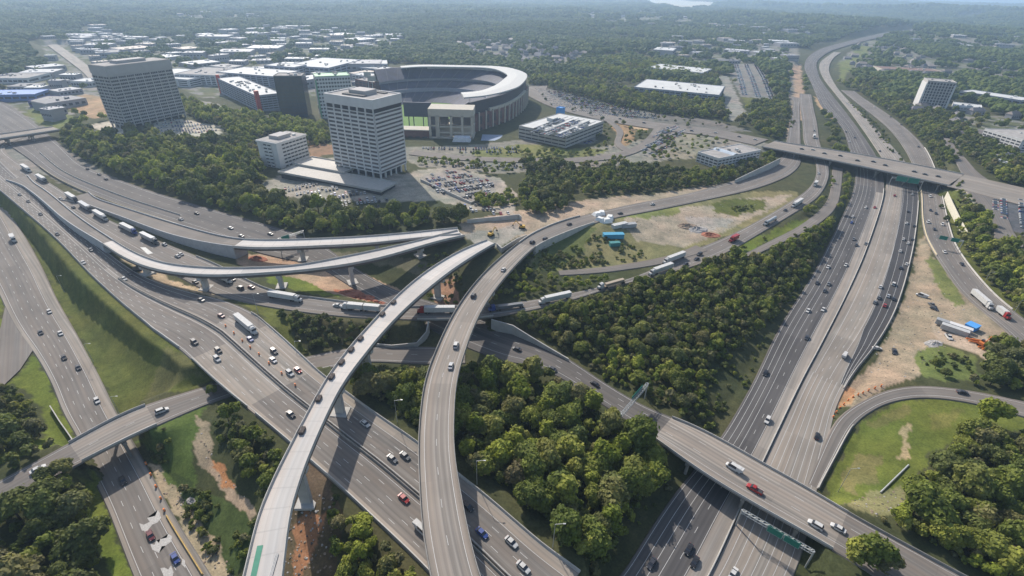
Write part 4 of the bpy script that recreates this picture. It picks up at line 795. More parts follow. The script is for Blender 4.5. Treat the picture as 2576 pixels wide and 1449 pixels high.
# office podium parking decks
PD = [('long lower parking deck slab on the office hill, nearest the dark wood', (960,492),(1010,472),(693,446), 15.2, 18.5), ('upper parking deck slab beside the small office', (868,445),(905,425),(745,420), 16, 19.5), ('sunken parking deck with rows of cars right of the central tower', (1185,505),(1240,480),(1062,448), 15, 17)]
for i, (lb, f, r, l, z, top) in enumerate(PD[:2]):
    b = Bld('parking_deck', lb, 'parking deck', *BC(f, r, l, z), z-1.2); L1, L2 = b.L1, b.L2
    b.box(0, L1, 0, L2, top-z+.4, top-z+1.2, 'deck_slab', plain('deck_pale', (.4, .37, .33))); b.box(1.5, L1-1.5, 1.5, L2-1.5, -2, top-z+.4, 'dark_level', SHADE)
    mb = MB()
    for x0, x1, y0, y1 in ((-.1, L1+.1, -.1, .3), (-.1, L1+.1, L2-.3, L2+.1), (-.1, .3, .3, L2-.3), (L1-.3, L1+.1, .3, L2-.3)): mb.box(((x0+x1)/2, (y0+y1)/2, top-z+1.5), (x1-x0, y1-y0, 1.3))
    mb.build('deck_parapet', MCON, b.root)
# ---- stadium
st = empty('baseball_stadium', (-90, 740, 8)); tag(st, 'baseball stadium with navy seating bowl, white crescent roof and brick and limestone facade', 'stadium'); TS = Matrix.Translation(-Vector(st.location))
def sadd(name, me): me.transform(TS); return obj(name, me, st)
SEAT = plain('seats_navy', (.012, .018, .05), .7, .45, .12); FIELD = plain('outfield_turf', (.10, .19, .03), .9, .08, .05)
outer = catmull([(-52,596,0),(-16,650,0),(2,700,0),(12,752,0),(14,806,0),(-10,860,0),(-63,888,0),(-124,886,0),(-186,866,0),(-222,830,0)], lambda d: 6.)[:, :2]
inner = catmull([(-100,640,0),(-92,684,0),(-84,722,0),(-80,750,0),(-84,776,0),(-98,795,0),(-122,802,0),(-148,798,0),(-172,780,0),(-186,752,0)], lambda d: 6.)[:, :2]
ns = 120
def resamp(p, n): d = np.concatenate([[0], np.cumsum(np.linalg.norm(np.diff(p, axis=0), axis=1))]); t = np.linspace(0, d[-1], n); return np.stack([np.interp(t, d, p[:, 0]), np.interp(t, d, p[:, 1])], 1)
outer, inner = resamp(outer, ns), resamp(inner, ns)
def ring(t, z): q = inner+(outer-inner)*t; return np.column_stack([q, np.full(len(q), z)])
sadd('lower_seats', strip_mesh('lower_seats', [ring(0, 3), ring(.36, 14)], SEAT)); sadd('middle_seats', strip_mesh('middle_seats', [ring(.38, 19), ring(.6, 27)], SEAT)); sadd('upper_seats', strip_mesh('upper_seats', [ring(.58, 30.5), ring(.93, 44)], SEAT))
sadd('suite_level', strip_mesh('suite_level', [ring(.36, 14), ring(.37, 18.9), ring(.38, 19)], plain('suite_trim', (.22, .22, .26)))); sadd('suite_level', strip_mesh('suite_level', [ring(.6, 27), ring(.59, 30.3), ring(.58, 30.5)], plain('suite_trim', (.22, .22, .26))))
ai = MB()
for i in range(4, ns-4, 5):
    for t0_, t1_, a, c in ((0, .36, 3, 14), (.38, .6, 19, 27), (.58, .93, 30.5, 44)):
        p, q = ring(t0_, a)[i], ring(t1_, c)[i]; d = (outer[min(i+1, ns-1)]-outer[i]); d = d/(np.linalg.norm(d)+1e-6)*.3; ai.add([(p[0]-d[0], p[1]-d[1], a+.12), (p[0]+d[0], p[1]+d[1], a+.12), (q[0]+d[0], q[1]+d[1], c+.12), (q[0]-d[0], q[1]-d[1], c+.12)], [(0, 1, 2, 3)])
sadd('stairs', ai.mesh('stairs', plain('stair_concrete', (.1, .1, .12))))
sadd('outer_wall', strip_mesh('outer_wall', [ring(1.0, 0), ring(1.0, 30), ring(.96, 30), ring(.96, 0)], BRICK, close=True)); sadd('upper_concourse', strip_mesh('upper_concourse', [ring(.93, 44), ring(.97, 44), ring(.97, 29), ring(.8, 29)], plain('concourse_dark', (.045, .045, .055))))
sadd('press_box', strip_mesh('press_box', [ring(.86, 41)[52:98], ring(.86, 43.6)[52:98], ring(.93, 43.8)[52:98]], plain('press_white', (.5, .5, .5))))
mb = MB()
for i in range(0, 62, 3):
    p = ring(1.006, 0)[min(i+1, ns-1)]; t_ = outer[min(i+2, ns-1)]-outer[i]; mb.box((p[0], p[1], 22), (3., .5, 9), math.atan2(t_[1], t_[0])); mb.box((p[0], p[1], 11), (3., .5, 5), math.atan2(t_[1], t_[0]))
sadd('facade_opening', mb.mesh('facade_opening', SHADE))
mb = MB()
for i in range(0, 62, 6):
    for j in (i, i+3):
        p = ring(1.01, 0)[j]; t_ = outer[min(j+1, ns-1)]-outer[j]; mb.box((p[0], p[1], 16), (1.6, 1.6, 31), math.atan2(t_[1], t_[0]))
sadd('limestone_pier', mb.mesh('limestone_pier', STONE)); sadd('limestone_band', strip_mesh('limestone_band', [ring(1.0, 29)[8:40], ring(1.0, 33)[8:40], ring(.95, 33)[8:40], ring(.95, 29)[8:40]], STONE, close=True))
cano = catmull([tuple(G(x, y, 46)) for x, y in ((1167,245),(1225.7,239),(1275.7,227.6),(1309,214),(1325.7,187.6),(1292,172.6),(1250,166.5),(1205.7,165),(1067,162.6),(1007,166))], lambda d: 5.)[:, :2]
cani = catmull([tuple(G(x, y, 46)) for x, y in ((1159,232.6),(1209,227.6),(1245.7,214),(1268,198),(1275.7,187.6),(1250.7,175),(1230,171),(1205.7,169.2),(1070,167),(1009,170))], lambda d: 5.)[:, :2]
cano, cani = resamp(cano, 90), resamp(cani, 90)
def cr(t, z): q = cani+(cano-cani)*t; return np.column_stack([q, np.full(90, z)])
sadd('roof_canopy', strip_mesh('roof_canopy', [cr(0, 44.6), cr(0, 46), cr(.5, 46.8), cr(1, 46), cr(1, 44.4)], plain('canopy_white', (.48, .475, .45)), close=True))
mb = MB()
for i in range(2, 88, 5): a = cr(.55, 46)[i]; mb.cyl((a[0], a[1], 34), (a[0], a[1], 45), .35, n=6)
sadd('roof_strut', mb.mesh('roof_strut', MSTEEL))
mb = MB(); mb.prism([tuple(p) for p in inner[::6]]+[(-205, 740), (-200, 690), (-170, 640), (-120, 622)], 2.2, 2.8); fl = sadd('playing_field', mb.mesh('playing_field', FIELD))
mb = MB(); mb.prism([(-128, 790), (-100, 770), (-104, 740), (-135, 745), (-148, 770)], 2.8, 2.9); sadd('infield_dirt', mb.mesh('infield_dirt', plain('infield_clay', (.36, .18, .1))))
mb = MB()  # tower block with big openings
mb.box((-72.5, 582, 38), (50, 27, 8)); mb.box((-72.5, 582, 7), (50, 27, 10)); mb.box((-72.5, 590, 17.2), (49, 10, 10))
for x in (-96, -87, -72.5, -60, -49.2): mb.box((x, 570, 23), (2.6, 3, 24)); mb.box((x, 594, 23), (2.6, 3, 24))
mb.box((-91, 582, 23), (7, 25, 24)); mb.box((-72.5, 570, 23), (50, 1.2, 1.4)); mb.box((-72.5, 570, 16.5), (50, 1.2, 1.6))
sadd('limestone_block', mb.mesh('limestone_block', STONE))
mb = MB()
for i, x in enumerate((-80, -66.2, -54.5)):
    mb.box((x, 571.5, 30), (9.5, .4, 11)); mb.box((x, 569.8, 7), (7, 1.8, 7))
sadd('curtain_wall', mb.mesh('curtain_wall', MGLASS)); mb = MB(); mb.box((-93, 568.9, 30), (6, .5, 10)); mb.box((-93, 568.9, 17), (6, .5, 12)); sadd('curtain_wall', mb.mesh('curtain_wall', MGLASS))
a1, a2 = G(1006, 350, 8), G(1080, 352, 8)
mb = MB(); c_ = (a1+a2)/2; mb.box((c_[0], c_[1]+8, 12), (abs(a2[0]-a1[0]), 14, 12)); sadd('outfield_wall', mb.mesh('outfield_wall', BRICK)); mb = MB(); mb.box((c_[0], c_[1]+7.5, 18.6), (abs(a2[0]-a1[0])+1, 17, 1)); sadd('outfield_roof', mb.mesh('outfield_roof', STONE))
mb = MB()
for i in range(6): mb.box((a1[0]+4+i*8, c_[1]+.8, 9), (5, .6, 4.5))
sadd('concourse_opening', mb.mesh('concourse_opening', SHADE))
sb = [G(1066, 312, 6), G(1148, 316, 6)]; mb = MB(); q = G(1105, 300, 10); mb.box((-122, 640, 26), (34, 2.5, 17)); 
for x in (-134, -128, -116, -110): mb.box((x, 641, 10), (1, 1, 18))
sadd('scoreboard', mb.mesh('scoreboard', plain('scoreboard_back', (.05, .06, .09))))
for px, zt in ((1008, 60), (1062, 62)):
    q = G(px, 295, 6) if False else None
for x, y in ((-196, 700), (-182, 668)):
    mb = MB(); mb.cyl((x, y, 4), (x, y, 54), .7, .4); mb.box((x, y, 56), (9, .8, 6)); sadd('light_mast', mb.mesh('light_mast', MSTEEL))
mb = MB(); mb.box((-60, 560, 12.5), (20, 12, 5), taper=.85); tag(mb.build('event_tent', plain('tent_white', (.6, .62, .66))), 'white event tent at the foot of the stadium limestone block', 'tent')
mb = MB(); mb.box((-20, 575, 10.6), (38, 26, .8)); tag(mb.build('plaza_canopy', plain('plaza_blue', (.22, .28, .38))), 'pale blue plaza shade deck between stadium and garage', 'canopy')
# ---- far scattered buildings
q = plain('far_white', (.52, .52, .5)); q2 = plain('far_grey', (.32, .32, .33)); q3 = plain('far_tan', (.4, .34, .28)); q5 = plain('far_roof_dull', (.42, .42, .42)); q6 = plain('far_roof_dark', (.15, .15, .16)); q4 = plain('far_wall', (.28, .27, .28))
fm = []
for i, (rf, h_) in enumerate(((q, 6), (q2, 7), (q3, 8), (q5, 9), (q2, 12), (q5, 6), (q6, 7), (q, 8))):
    mb = MB(); mb.box((0, 0, h_/2-1), (1, 1, h_+2), mi=1); mb.box((0, 0, h_+.1), (.97, .97, .25), mi=0)
    for k in range(4): mb.box((random.uniform(-.35, .35), random.uniform(-.3, .3), h_+.9), (.06, .08, 1.4), mi=0)
    for k in range(6): mb.box((-.4+.16*k, -.502, h_*.5), (.09, .01, 2.2), mi=2)
    fm.append(mb.mesh('far_building', [rf, q4, SHADE]))
hm = []
for i, rc in enumerate(((.2, .17, .15), (.15, .14, .15), (.26, .22, .19), (.12, .11, .11))):
    mb = MB(); mb.box((0, 0, 2), (1, 1, 6), mi=1); mb.add([(-.55, -.55, 4.8), (.55, -.55, 4.8), (.55, .55, 4.8), (-.55, .55, 4.8), (-.4, 0, 8), (.4, 0, 8)], [(0, 1, 5, 4), (2, 3, 4, 5), (1, 2, 5), (3, 0, 4), (3, 2, 1, 0)], 0)
    for k in range(4): mb.box((-.36+.24*k, -.502, 2.2), (.1, .02, 1.6), mi=2)
    mb.box((.25, .2, 7.4), (.09, .09, 1.8), mi=1); hm.append(mb.mesh('house', [plain(f'shingle_{chr(97+i)}', rc), q4, SHADE]))
fpts = []
dirs = ['behind the grey tower', 'by the far boulevard', 'in the far retail strip', 'near the far tree belt', 'towards the horizon']
cnt = 0
for ui, (poly, z) in enumerate(URBAN):
    W2 = URW[ui]; x0, y0 = W2.min(0); x1, y1 = W2.max(0); n_ = [50, 110, 22, 36, 80, 44, 16, 12, 10, 16][ui]; tries = 0; k = 0
    while k < n_ and tries < 6000:
        tries += 1; x = random.uniform(x0, x1); y = random.uniform(y0, y1)
        if not inpoly(np.array([x]), np.array([y]), W2)[0]: continue
        d = math.hypot(x, y); house = ui in (4, 5, 9); sx = random.uniform(12, 22) if house else random.choice([random.uniform(14, 30), random.uniform(25, 60)])*(1+d/6000); sy = sx*random.uniform(.5, .9)
        if any((x-a)**2+(y-c)**2 < ((sx+e)*.62)**2 for a, c, e in fpts): continue
        co_, ix_, di_ = KR.find((x, y, 0))
        if di_ < sx*.6+6: continue
        p = Pj((x, y, z));
        if ui == 1 and 215 < p[1] and 430 < p[0] < 1000: continue
        if ui == 0 and 200 < p[1] and p[0] > 225: continue
        o = obj('house' if house else 'far_building', random.choice(hm if house else fm)); o.location = (x, y, hz1(x, y)); o.scale = (sx, sy, random.uniform(.8, 1.3)); o.rotation_euler.z = random.choice([.2, .25, 1.1, -.4])+random.uniform(-.1, .1)
        nm = ['far-left road district', 'retail strip beyond the towers', 'district below the runway', 'district right of the stadium woods', 'housing beyond the stadium roof', 'housing right of the highway bend', 'industrial park before the horizon', 'hazy estate near the right horizon', 'hazy left horizon', 'estate right of the side ramp'][ui]
        tag(o, f'small {"pitched" if house else "flat"}-roofed {"house" if house else "building"} among others in the {nm}', 'house' if house else 'building', f'small far {"houses" if house else "buildings"} in the {nm}'); fpts.append((x, y, sx)); k += 1
FARB = np.array([(a, c, e) for a, c, e in fpts+BLK])
# ------------------------------------------------------------------ vehicles
PC = {'white': (.62, .62, .61), 'silver': (.36, .37, .38), 'grey': (.13, .135, .14), 'black': (.015, .015, .018), 'dark': (.035, .037, .045), 'red': (.30, .02, .02), 'maroon': (.12, .015, .02), 'blue': (.03, .06, .22), 'green': (.03, .12, .08), 'tan': (.35, .28, .2)}
for k, v_ in PC.items(): paintmat(k, v_)
LMESH = {}
def cached(key, fn):
    if key not in LMESH: LMESH[key] = fn()
    return LMESH[key]
def loft(mb, secs, mi=0, capm=None):
    """secs: list of (x, halfwidth_bottom, halfwidth_top, z0, z1)"""
    vs = []
    for x, wb, wt, z0, z1 in secs: vs += [(x, -wb, z0), (x, wb, z0), (x, wt, z1), (x, -wt, z1)]
    fs = [];
    for i in range(len(secs)-1):
        a = 4*i
        for k in range(4): fs.append((a+k, a+(k+1) % 4, a+4+(k+1) % 4, a+4+k))
    fs += [(3, 2, 1, 0), (4*len(secs)-4, 4*len(secs)-3, 4*len(secs)-2, 4*len(secs)-1)]; mb.add(vs, fs, mi)
DIM = {'sedan': (4.7, 1.85, .95, 1.42), 'suv': (4.8, 1.95, 1.1, 1.78), 'pickup': (5.6, 2., 1.15, 1.85), 'van': (5.6, 2.05, 1.2, 2.35)}
def bodym(t, parts):
    L, Wd, hb, ht = DIM[t]; h = L/2; w = Wd/2; mb = MB(); g = MB()
    loft(mb, [(-h, w*.82, w*.78, .45, hb*.72), (-h+.15, w*.95, w*.9, .3, hb*.95), (-h+.9, w, w*.93, .28, hb), (h-1.2, w, w*.92, .28, hb*.97), (h-.35, w*.95, w*.85, .3, hb*.8), (h, w*.78, w*.7, .4, hb*.66)])
    if t == 'sedan': s = [(-h+.75, .3), (-h+1.35, 1), (.55, 1), (1.25, .0)]
    elif t == 'suv': s = [(-h+.12, .1), (-h+.55, 1), (.55, 1), (1.2, 0)]
    elif t == 'pickup': s = [(-.55, .05), (-.4, 1), (.75, 1), (1.45, 0)]
    else: s = [(-h+.06, .05), (-h+.2, 1), (1.1, 1), (2.0, 0)]
    top = ht-hb; secs = [(x, w*.9, w*(.9-.16*k), hb-.02, hb+max(.02, top*k)) for x, k in s]; loft(g, secs)
    r0, r1 = s[1][0]+.02, s[2][0]-.02; mb.box(((r0+r1)/2, 0, ht+.015), (r1-r0, w*1.5, .07), mi=0)
    if t in ('van', 'pickup', 'suv'):
        for x in (s[1][0]+.05, s[2][0]-.05): mb.box((x, 0, (hb+ht)/2), (.1, w*1.66, top), mi=0, taper=.93)
    if t == 'van': mb.box(((-h+.5), 0, (hb+ht)/2), (2.4, w*1.84, top-.05), mi=0, taper=.96)
    if t == 'pickup': mb.box((-h+1.05, 0, hb+.02), (1.7, w*1.6, .05), mi=2)
    wh = [(h-.95, 1), (h-.95, -1), (-h+.95, 1), (-h+.95, -1)]
    return mb, g, wh
def wheelm():
    mb = MB(); mb.cyl((0, -.11, 0), (0, .11, 0), .34, n=12, mi=0); mb.cyl((0, -.125, 0), (0, .125, 0), .19, n=8, mi=1); return mb.mesh('wheel', [MTYRE, MSTEEL])
WHL = wheelm()
def lampm(mt, n):
    mb = MB(); mb.box((0, 0, 0), (.08, .34, .16)); return mb.mesh(n, mt)
HLM, TLM = lampm(MHEAD, 'headlight'), lampm(MTAIL, 'tail_light')
def make_car(t, c, loc, M, label, group, near):
    L, Wd, hb, ht = DIM[t]; pm = MATS['paint_'+c]
    name = {'sedan': 'car', 'suv': 'sport_utility_car', 'pickup': 'pickup_truck', 'van': 'van'}[t]
    if near:
        root = empty(name, loc); root.matrix_world = M
        def f():
            mb, g, wh = bodym(t, 1); return mb.mesh('body', [pm, SHADE, SHADE])
        def g_(): return bodym(t, 1)[1].mesh('windows', MGLASS)
        obj('body', cached((t, c, 'b'), f), root); obj('windows', cached((t, 'g'), g_), root)
        for x, s_ in bodym(t, 1)[2]: o = obj('wheel', WHL, root); o.location = (x, s_*(Wd/2-.1), .34)
        for s_ in (-1, 1): o = obj('headlight', HLM, root); o.location = (L/2-.08, s_*Wd*.31, hb*.62); o = obj('tail_light', TLM, root); o.location = (-L/2+.03, s_*Wd*.33, hb*.72)
    else:
        def f():
            mb, g, wh = bodym(t, 0); mb.add(g.v, g.f, 1)
            for x, s_ in wh: mb.cyl((x, s_*(Wd/2-.21), .34), (x, s_*(Wd/2+.01), .34), .34, n=8, mi=2)
            return mb.mesh(name, [pm, MGLASS, MTYRE])
        root = obj(name, cached((t, c, 'far'), f)); root.matrix_world = M
    tag(root, label, 'car' if t in ('sedan', 'suv') else ('pickup' if t == 'pickup' else 'van'), group); return root
def tractor(mb, x, mi=0, gi=1, ti=2):
    mb.box((x+1.3, 0, 1.35), (1.5, 1.9, 1.2), mi=mi, taper=.92); mb.box((x-.4, 0, 2.05), (2.1, 2.4, 2.7), mi=mi, taper=.94); mb.box((x+.72, 0, 2.5), (.12, 2.1, .9), mi=gi); mb.box((x-.6, 0, 3.55), (1.6, 2.1, .5), mi=mi, taper=.7)
    mb.box((x-3., 0, .85), (3.6, 1., .3), mi=ti)
    for wx in (x+1.4, x-2.6, x-3.8):
        for s_ in (-1, 1): mb.cyl((wx, s_*.85, .5), (wx, s_*1.25, .5), .5, n=10, mi=ti)
def make_truck(kind, cab, box, M, label, group, near):
    cm, bm = MATS['paint_'+cab], MATS['paint_'+box]; name = 'box_truck' if kind == 'box' else 'semi_truck'
    root = empty(name); root.matrix_world = M; tag(root, label, 'truck', group)
    def cabm():
        mb = MB(); tractor(mb, {'box': 2.6, 'semi': 8., 'double': 8., 'tank': 8, 'flat': 8, 'bob': 1}[kind]); return mb.mesh('cab', [cm, MGLASS, MTYRE])
    obj('cab', cached((kind, cab, 'cab'), cabm), root)
    def tr():
        mb = MB()
        def wheels(xs):
            for wx in xs:
                for s_ in (-1, 1): mb.cyl((wx, s_*.8, .5), (wx, s_*1.25, .5), .5, n=10, mi=1)
        if kind == 'box': mb.box((-1.9, 0, 2.45), (6.8, 2.5, 2.9)); mb.box((-1.9, 0, .85), (6.6, 1.2, .3), mi=1)
        elif kind == 'semi': mb.box((-1.6, 0, 2.6), (15.8, 2.6, 2.9)); mb.box((-1.6, 0, 1.0), (14, 1., .3), mi=1); wheels((-7.2, -8.4))
        elif kind == 'double':
            for c_ in (2., -6.9): mb.box((c_, 0, 2.55), (8.4, 2.55, 2.8)); mb.box((c_, 0, 1.), (8, 1., .3), mi=1)
            wheels((-1., -3.6, -10.))
        elif kind == 'flat': mb.box((-1.6, 0, 1.35), (15.4, 2.6, .35)); mb.box((-1.8, 0, 2.1), (13.5, 2.0, 1.1)); wheels((-7.2, -8.4))
        elif kind == 'tank':
            mb.cyl((-8.5, 0, 2.1), (5.2, 0, 2.1), 1.15, n=14); wheels((-7.2, -8.4)); mb.box((-1.6, 0, 1.), (13, 1., .3), mi=1)
        return mb.mesh('trailer', [bm, MTYRE])
    if kind != 'bob':
        t_ = obj('trailer' if kind != 'box' else 'cargo_box', cached((kind, box, 'tr'), tr), root)
        if kind in ('semi', 'box') and near:
            def dm():
                mb = MB(); x = -9.53 if kind == 'semi' else -5.33
                for s_ in (-.62, .62): mb.box((x, s_, 2.5), (.06, 1.18, 2.6))
                return mb.mesh('rear_door', plain('door_grey', (.45, .45, .44)))
            obj('rear_door', cached((kind, 'door'), dm), root)
RD = {'A': ('interstate', 'interstate'), 'C2': ('tan_flyover', 'tan flyover'), 'Q': ('truck_ramp', 'truck ramp'), 'L': ('left_road', 'left highway'), 'K': ('cross_street', 'street bridge'), 'E': ('collector', 'collector road'),
      'W': ('highway_west', 'dark lower carriageway'), 'X': ('highway_east', 'lower carriageway by the dirt yard'), 'G': ('side_ramp', 'side ramp'), 'H': ('loop_ramp', 'loop ramp'), 'F': ('overpass', 'distant overpass'), 'S': ('stadium_street', 'stadium street')}
VEH = {
'A': 'w207,663 y230,630 w313,703 d327,691 d145,590 d103,540 d72,508 y50,491 D490,863 K550,884 W547,905 b630,855 d507,756 m557,796 D690,886 s688,908 r750,933 W730,941 k732,1044 w919,1068 y987,1156 y1019,1149 r1016,1256 k1176,1276 b1212,1343 w1286,1366 w1316,1429 V1062,1336',
'C2': 'W1147,871 s1134,923 D1191,746 w1266,680 D1339,611 D1372,603 d1432,565 w1641,515 d1560,538',
'Q': 'w415,616 w455,641 w447,646 w443,693 s435,703 d462,723 y585,704 D605,726 m632,724 d308,571 d185,523 w153,501 d1752,653 D1759,641 d1724,666 d1975,530 d1930,566 s2030,433 w848,770 d2048,330',
'L': 'w125,785 d103,838 w153,840 k162,901 d198,926 w245,1009 k310,1211 m380,1349 b442,1406',
'K': 'W408,1036 w97,1183', 'E': 'V1844,1179 P1897,1233 W2050,1323 w2107,1331 k1496,968 d1389,930 d495,538 w455,553 s580,575 y607,595 d680,590 d227,425 d267,452 y250,440 d1300,880',
'W': 'W1930,1059 d1639,1419 k1732,1384 k1747,1416 w2032,783 w2070,780 w2082,673 w2127,668 d2055,713 y2084,716 d2074,733 d2029,851 k1925,940 w2144,546 b2142,561 w2177,523 y2147,603 d2154,618 r2200,523 y2184,616 w2120,355 d2105,330 w2030,213 w2029,230 W2039,247 d2150,347 w2074,147 W2075,157 w2072,170 s2060,190',
'X': 'k2055,1099 w1844,1444 V2124,896 w2280,563 d2300,570 w2272,603 w2284,613 d2300,605 w2264,633 w2280,666 d2265,675 d2284,533 w2214,723 W2247,716 s2234,746 y2210,750 y2200,762 d2247,753 r2225,770 s2294,490 r2250,493 d2177,377 d2210,340 w2237,377 d2154,267 y2200,320 w2130,262',
'G': 'W2334,560 W2370,566 d2350,578 d2340,530 d2354,538 w2375,635 d2419,666 W2339,495 d2310,370 d2270,315 d2240,295 w2200,270', 'H': 'd2420,989',
'F': 'd2017,376 d2074,387 d2114,393 d2157,405 d2197,408 d2227,417 d2327,440 d2360,445 d2300,433 w2045,378', 'S': 'w1400,240 d1450,262 w1500,276 y1560,300 d1620,310 w1680,322 d1740,330 w1800,335 y1860,345 w1900,352'}
TRK = [('A', 'semi', 'white', 'white', 620, 823, 0), ('Q', 'semi', 'white', 'white', 77, 427, 0), ('Q', 'semi', 'grey', 'white', 130, 450, 0), ('Q', 'semi', 'dark', 'white', 205, 497, 0), ('Q', 'semi', 'grey', 'silver', 228, 523, 0), ('Q', 'semi', 'white', 'white', 263, 546, 0), ('Q', 'semi', 'blue', 'white', 345, 576, 0), ('Q', 'semi', 'grey', 'silver', 378, 606, 0),
       ('Q', 'semi', 'white', 'white', 557, 702, 0), ('Q', 'semi', 'white', 'white', 718, 753, 0), ('Q', 'double', 'white', 'white', 905, 780, 1), ('Q', 'semi', 'red', 'white', 1099, 787, 1), ('Q', 'flat', 'blue', 'grey', 1275, 777, 1), ('Q', 'semi', 'white', 'white', 1396, 757, 1), ('Q', 'flat', 'white', 'tan', 1539, 719, 1),
       ('Q', 'semi', 'white', 'white', 1662, 684, 1), ('Q', 'semi', 'white', 'white', 1695, 655, 1), ('Q', 'box', 'red', 'red', 1844, 606, 1), ('Q', 'tank', 'silver', 'silver', 1937, 560, 1), ('Q', 'semi', 'white', 'white', 2004, 516, 1), ('Q', 'box', 'white', 'white', 2050, 467, 1), ('Q', 'box', 'white', 'white', 2047, 347, 1),
       ('L', 'box', 'white', 'white', 36, 606, 0), ('G', 'semi', 'white', 'white', 2467, 760, 0), ('G', 'box', 'red', 'white', 2522, 795, 0)]
CN = {'w': ('sedan', 'white'), 'W': ('suv', 'white'), 'd': ('sedan', 'dark'), 'D': ('suv', 'dark'), 'k': ('sedan', 'black'), 'K': ('suv', 'black'), 's': ('sedan', 'silver'), 'y': ('sedan', 'grey'), 'r': ('sedan', 'red'), 'm': ('sedan', 'maroon'), 'b': ('sedan', 'blue'), 'V': ('van', 'white'), 'P': ('pickup', 'red')}
ORD = ['nearest', 'second', 'third', 'fourth', 'fifth', 'sixth', 'seventh', 'eighth', 'ninth', 'tenth', 'eleventh', 'twelfth', 'thirteenth', 'fourteenth', 'fifteenth', 'sixteenth', 'seventeenth', 'eighteenth', 'nineteenth', 'twentieth']
def place(key, x, y, flip=False):
    r = RB[RD[key][0]]; p = Pj(r.c); i = int(np.argmin((p[:, 0]-x)**2+(p[:, 1]-y)**2)); z = r.c[i, 2]
    for _ in range(3):
        q = G(x, y, z); i = int(np.argmin(((r.c[:, :2]-q[:2])**2).sum(1))); z = r.c[i, 2]
    q = G(x, y, z); j = min(len(r.c)-1, i+1); k = max(0, i-1); t = r.c[j]-r.c[k]; t = t/np.linalg.norm(t)
    lat = (q[:2]-r.c[i, :2]) @ r.n[i]; lim = r.w[i]/2-1.6
    if abs(lat) > lim: q[:2] -= r.n[i]*(lat-math.copysign(lim, lat))
    q[2] = z+.03
    if flip: t = -t
    X = Vector(t); Z = Vector((0, 0, 1)); Y = Z.cross(X).normalized(); Z = X.cross(Y)
    return Matrix(((X.x, Y.x, Z.x, q[0]), (X.y, Y.y, Z.y, q[1]), (X.z, Y.z, Z.z, q[2]), (0, 0, 0, 1))), q
items = []
for key, s_ in VEH.items():
    for w_ in s_.split():
        x, y = map(float, w_[1:].split(',')); t, c = CN[w_[0]]; r = RB[RD[key][0]]
        flip = {'A': y > 0 and x > (y*1.05-0), 'W': True, 'X': False, 'C2': False, 'Q': True, 'E': True, 'G': False, 'F': False, 'H': False, 'L': False, 'K': False, 'S': False}[key]
        if key == 'A': flip = False
        M_, q = place(key, x, y, flip); items.append((key, t, c, M_, q))
cnts = {}
for it in sorted(items, key=lambda k: k[4][0]**2+k[4][1]**2):
    key, t, c, M_, q = it; w_ = {'sedan': 'car', 'suv': 'tall car', 'pickup': 'pickup', 'van': 'van'}[t]; kk = (key, t, c); i = cnts.get(kk, 0); cnts[kk] = i+1
    near = q[0]**2+q[1]**2 < 330**2
    make_car(t, c, q, M_, f'{ORD[i]} {c} {w_} on the {RD[key][1]}, counted from the camera', f'vehicles on the {RD[key][1]}', near)
tc_ = {}
for key, kind, cab, box, x, y, fl in sorted(TRK, key=lambda t: -t[5]):
    M_, q = place(key, x, y, fl == 1 if key == 'Q' else bool(fl)); kk = (key, kind, cab, box); i = tc_.get(kk, 0); tc_[kk] = i+1
    nm = {'box': 'box truck', 'semi': 'semi truck', 'double': 'double-trailer truck', 'flat': 'flatbed truck', 'tank': 'tanker truck'}[kind]
    make_truck(kind, cab, box, M_, f'{ORD[i]} {nm} with {cab} cab and {box} {"load" if kind == "flat" else "trailer"} on the {RD[key][1]}', f'trucks on the {RD[key][1]}', q[0]**2+q[1]**2 < 420**2)
# parked cars
LOTS = [('stadium lot beside the tree belt', [(1345,222),(1400,228),(1560,268),(1660,292),(1640,300),(1500,290),(1380,262)], 10, 11.5, -.35), ('far lot left of the highway', [(1826,163),(1904,165),(1952,245),(1869,238)], 9, 18, 1.25), ('lot right of the stadium garage', [(1612,385),(1645,340),(1682,315),(1735,315),(1700,349),(1650,390)], 11, 13, .9),
        ('lot under the garage edge', [(1432,358),(1442,334),(1500,334),(1486,360)], 12, 12, .9), ('lot right of the central tower', [(1065,444),(1136,424),(1245,455),(1235,482),(1180,506),(1085,478)], 15, 12, .5), ('lot beside the grey tower', [(395,310),(440,300),(555,319),(530,340),(400,334)], 15, 14, .6),
        ('lot behind the dark wood', [(1165,520),(1200,515),(1290,535),(1270,548),(1190,540)], 15, 10, .3), ('far-right lot', [(2475,505),(2600,508),(2600,575),(2545,570)], 9, 13, .9), ('podium deck by the central tower', [(705,462),(760,455),(985,500),(960,520),(860,520),(740,490)], 15.2, 13, .42), ('lot by the plaza street', [(1090,398),(1190,408),(1330,410),(1325,425),(1180,424),(1080,414)], 13, 12, .15), ('lot behind the tower street', [(1060,366),(1190,372),(1300,372),(1300,386),(1190,386),(1060,376)], 12, 12, .1), ('roof of the stadium garage', [(1330,335),(1390,298),(1490,308),(1425,350)], 25.8, 13, 1.03)]
parked = []
for nm, poly, z, row, ang in LOTS:
    W2 = WP(poly, z); c = W2.mean(0); u = np.array([math.cos(ang), math.sin(ang)]); v_ = np.array([-u[1], u[0]]); ext = np.abs((W2-c)).max()*1.5; a = -ext; k = 0
    while a < ext:
        for half in (0, 5.2):
            b_ = -ext
            while b_ < ext:
                b_ += 2.75
                if random.random() < .28: continue
                p = c+u*b_+v_*(a+half)
                parked.append((p[0], p[1], nm, z, ang+math.pi/2+(math.pi if half else 0), poly))
        a += row+4
xs = np.array([p[0] for p in parked]); ys = np.array([p[1] for p in parked]); keep = np.zeros(len(parked), bool)
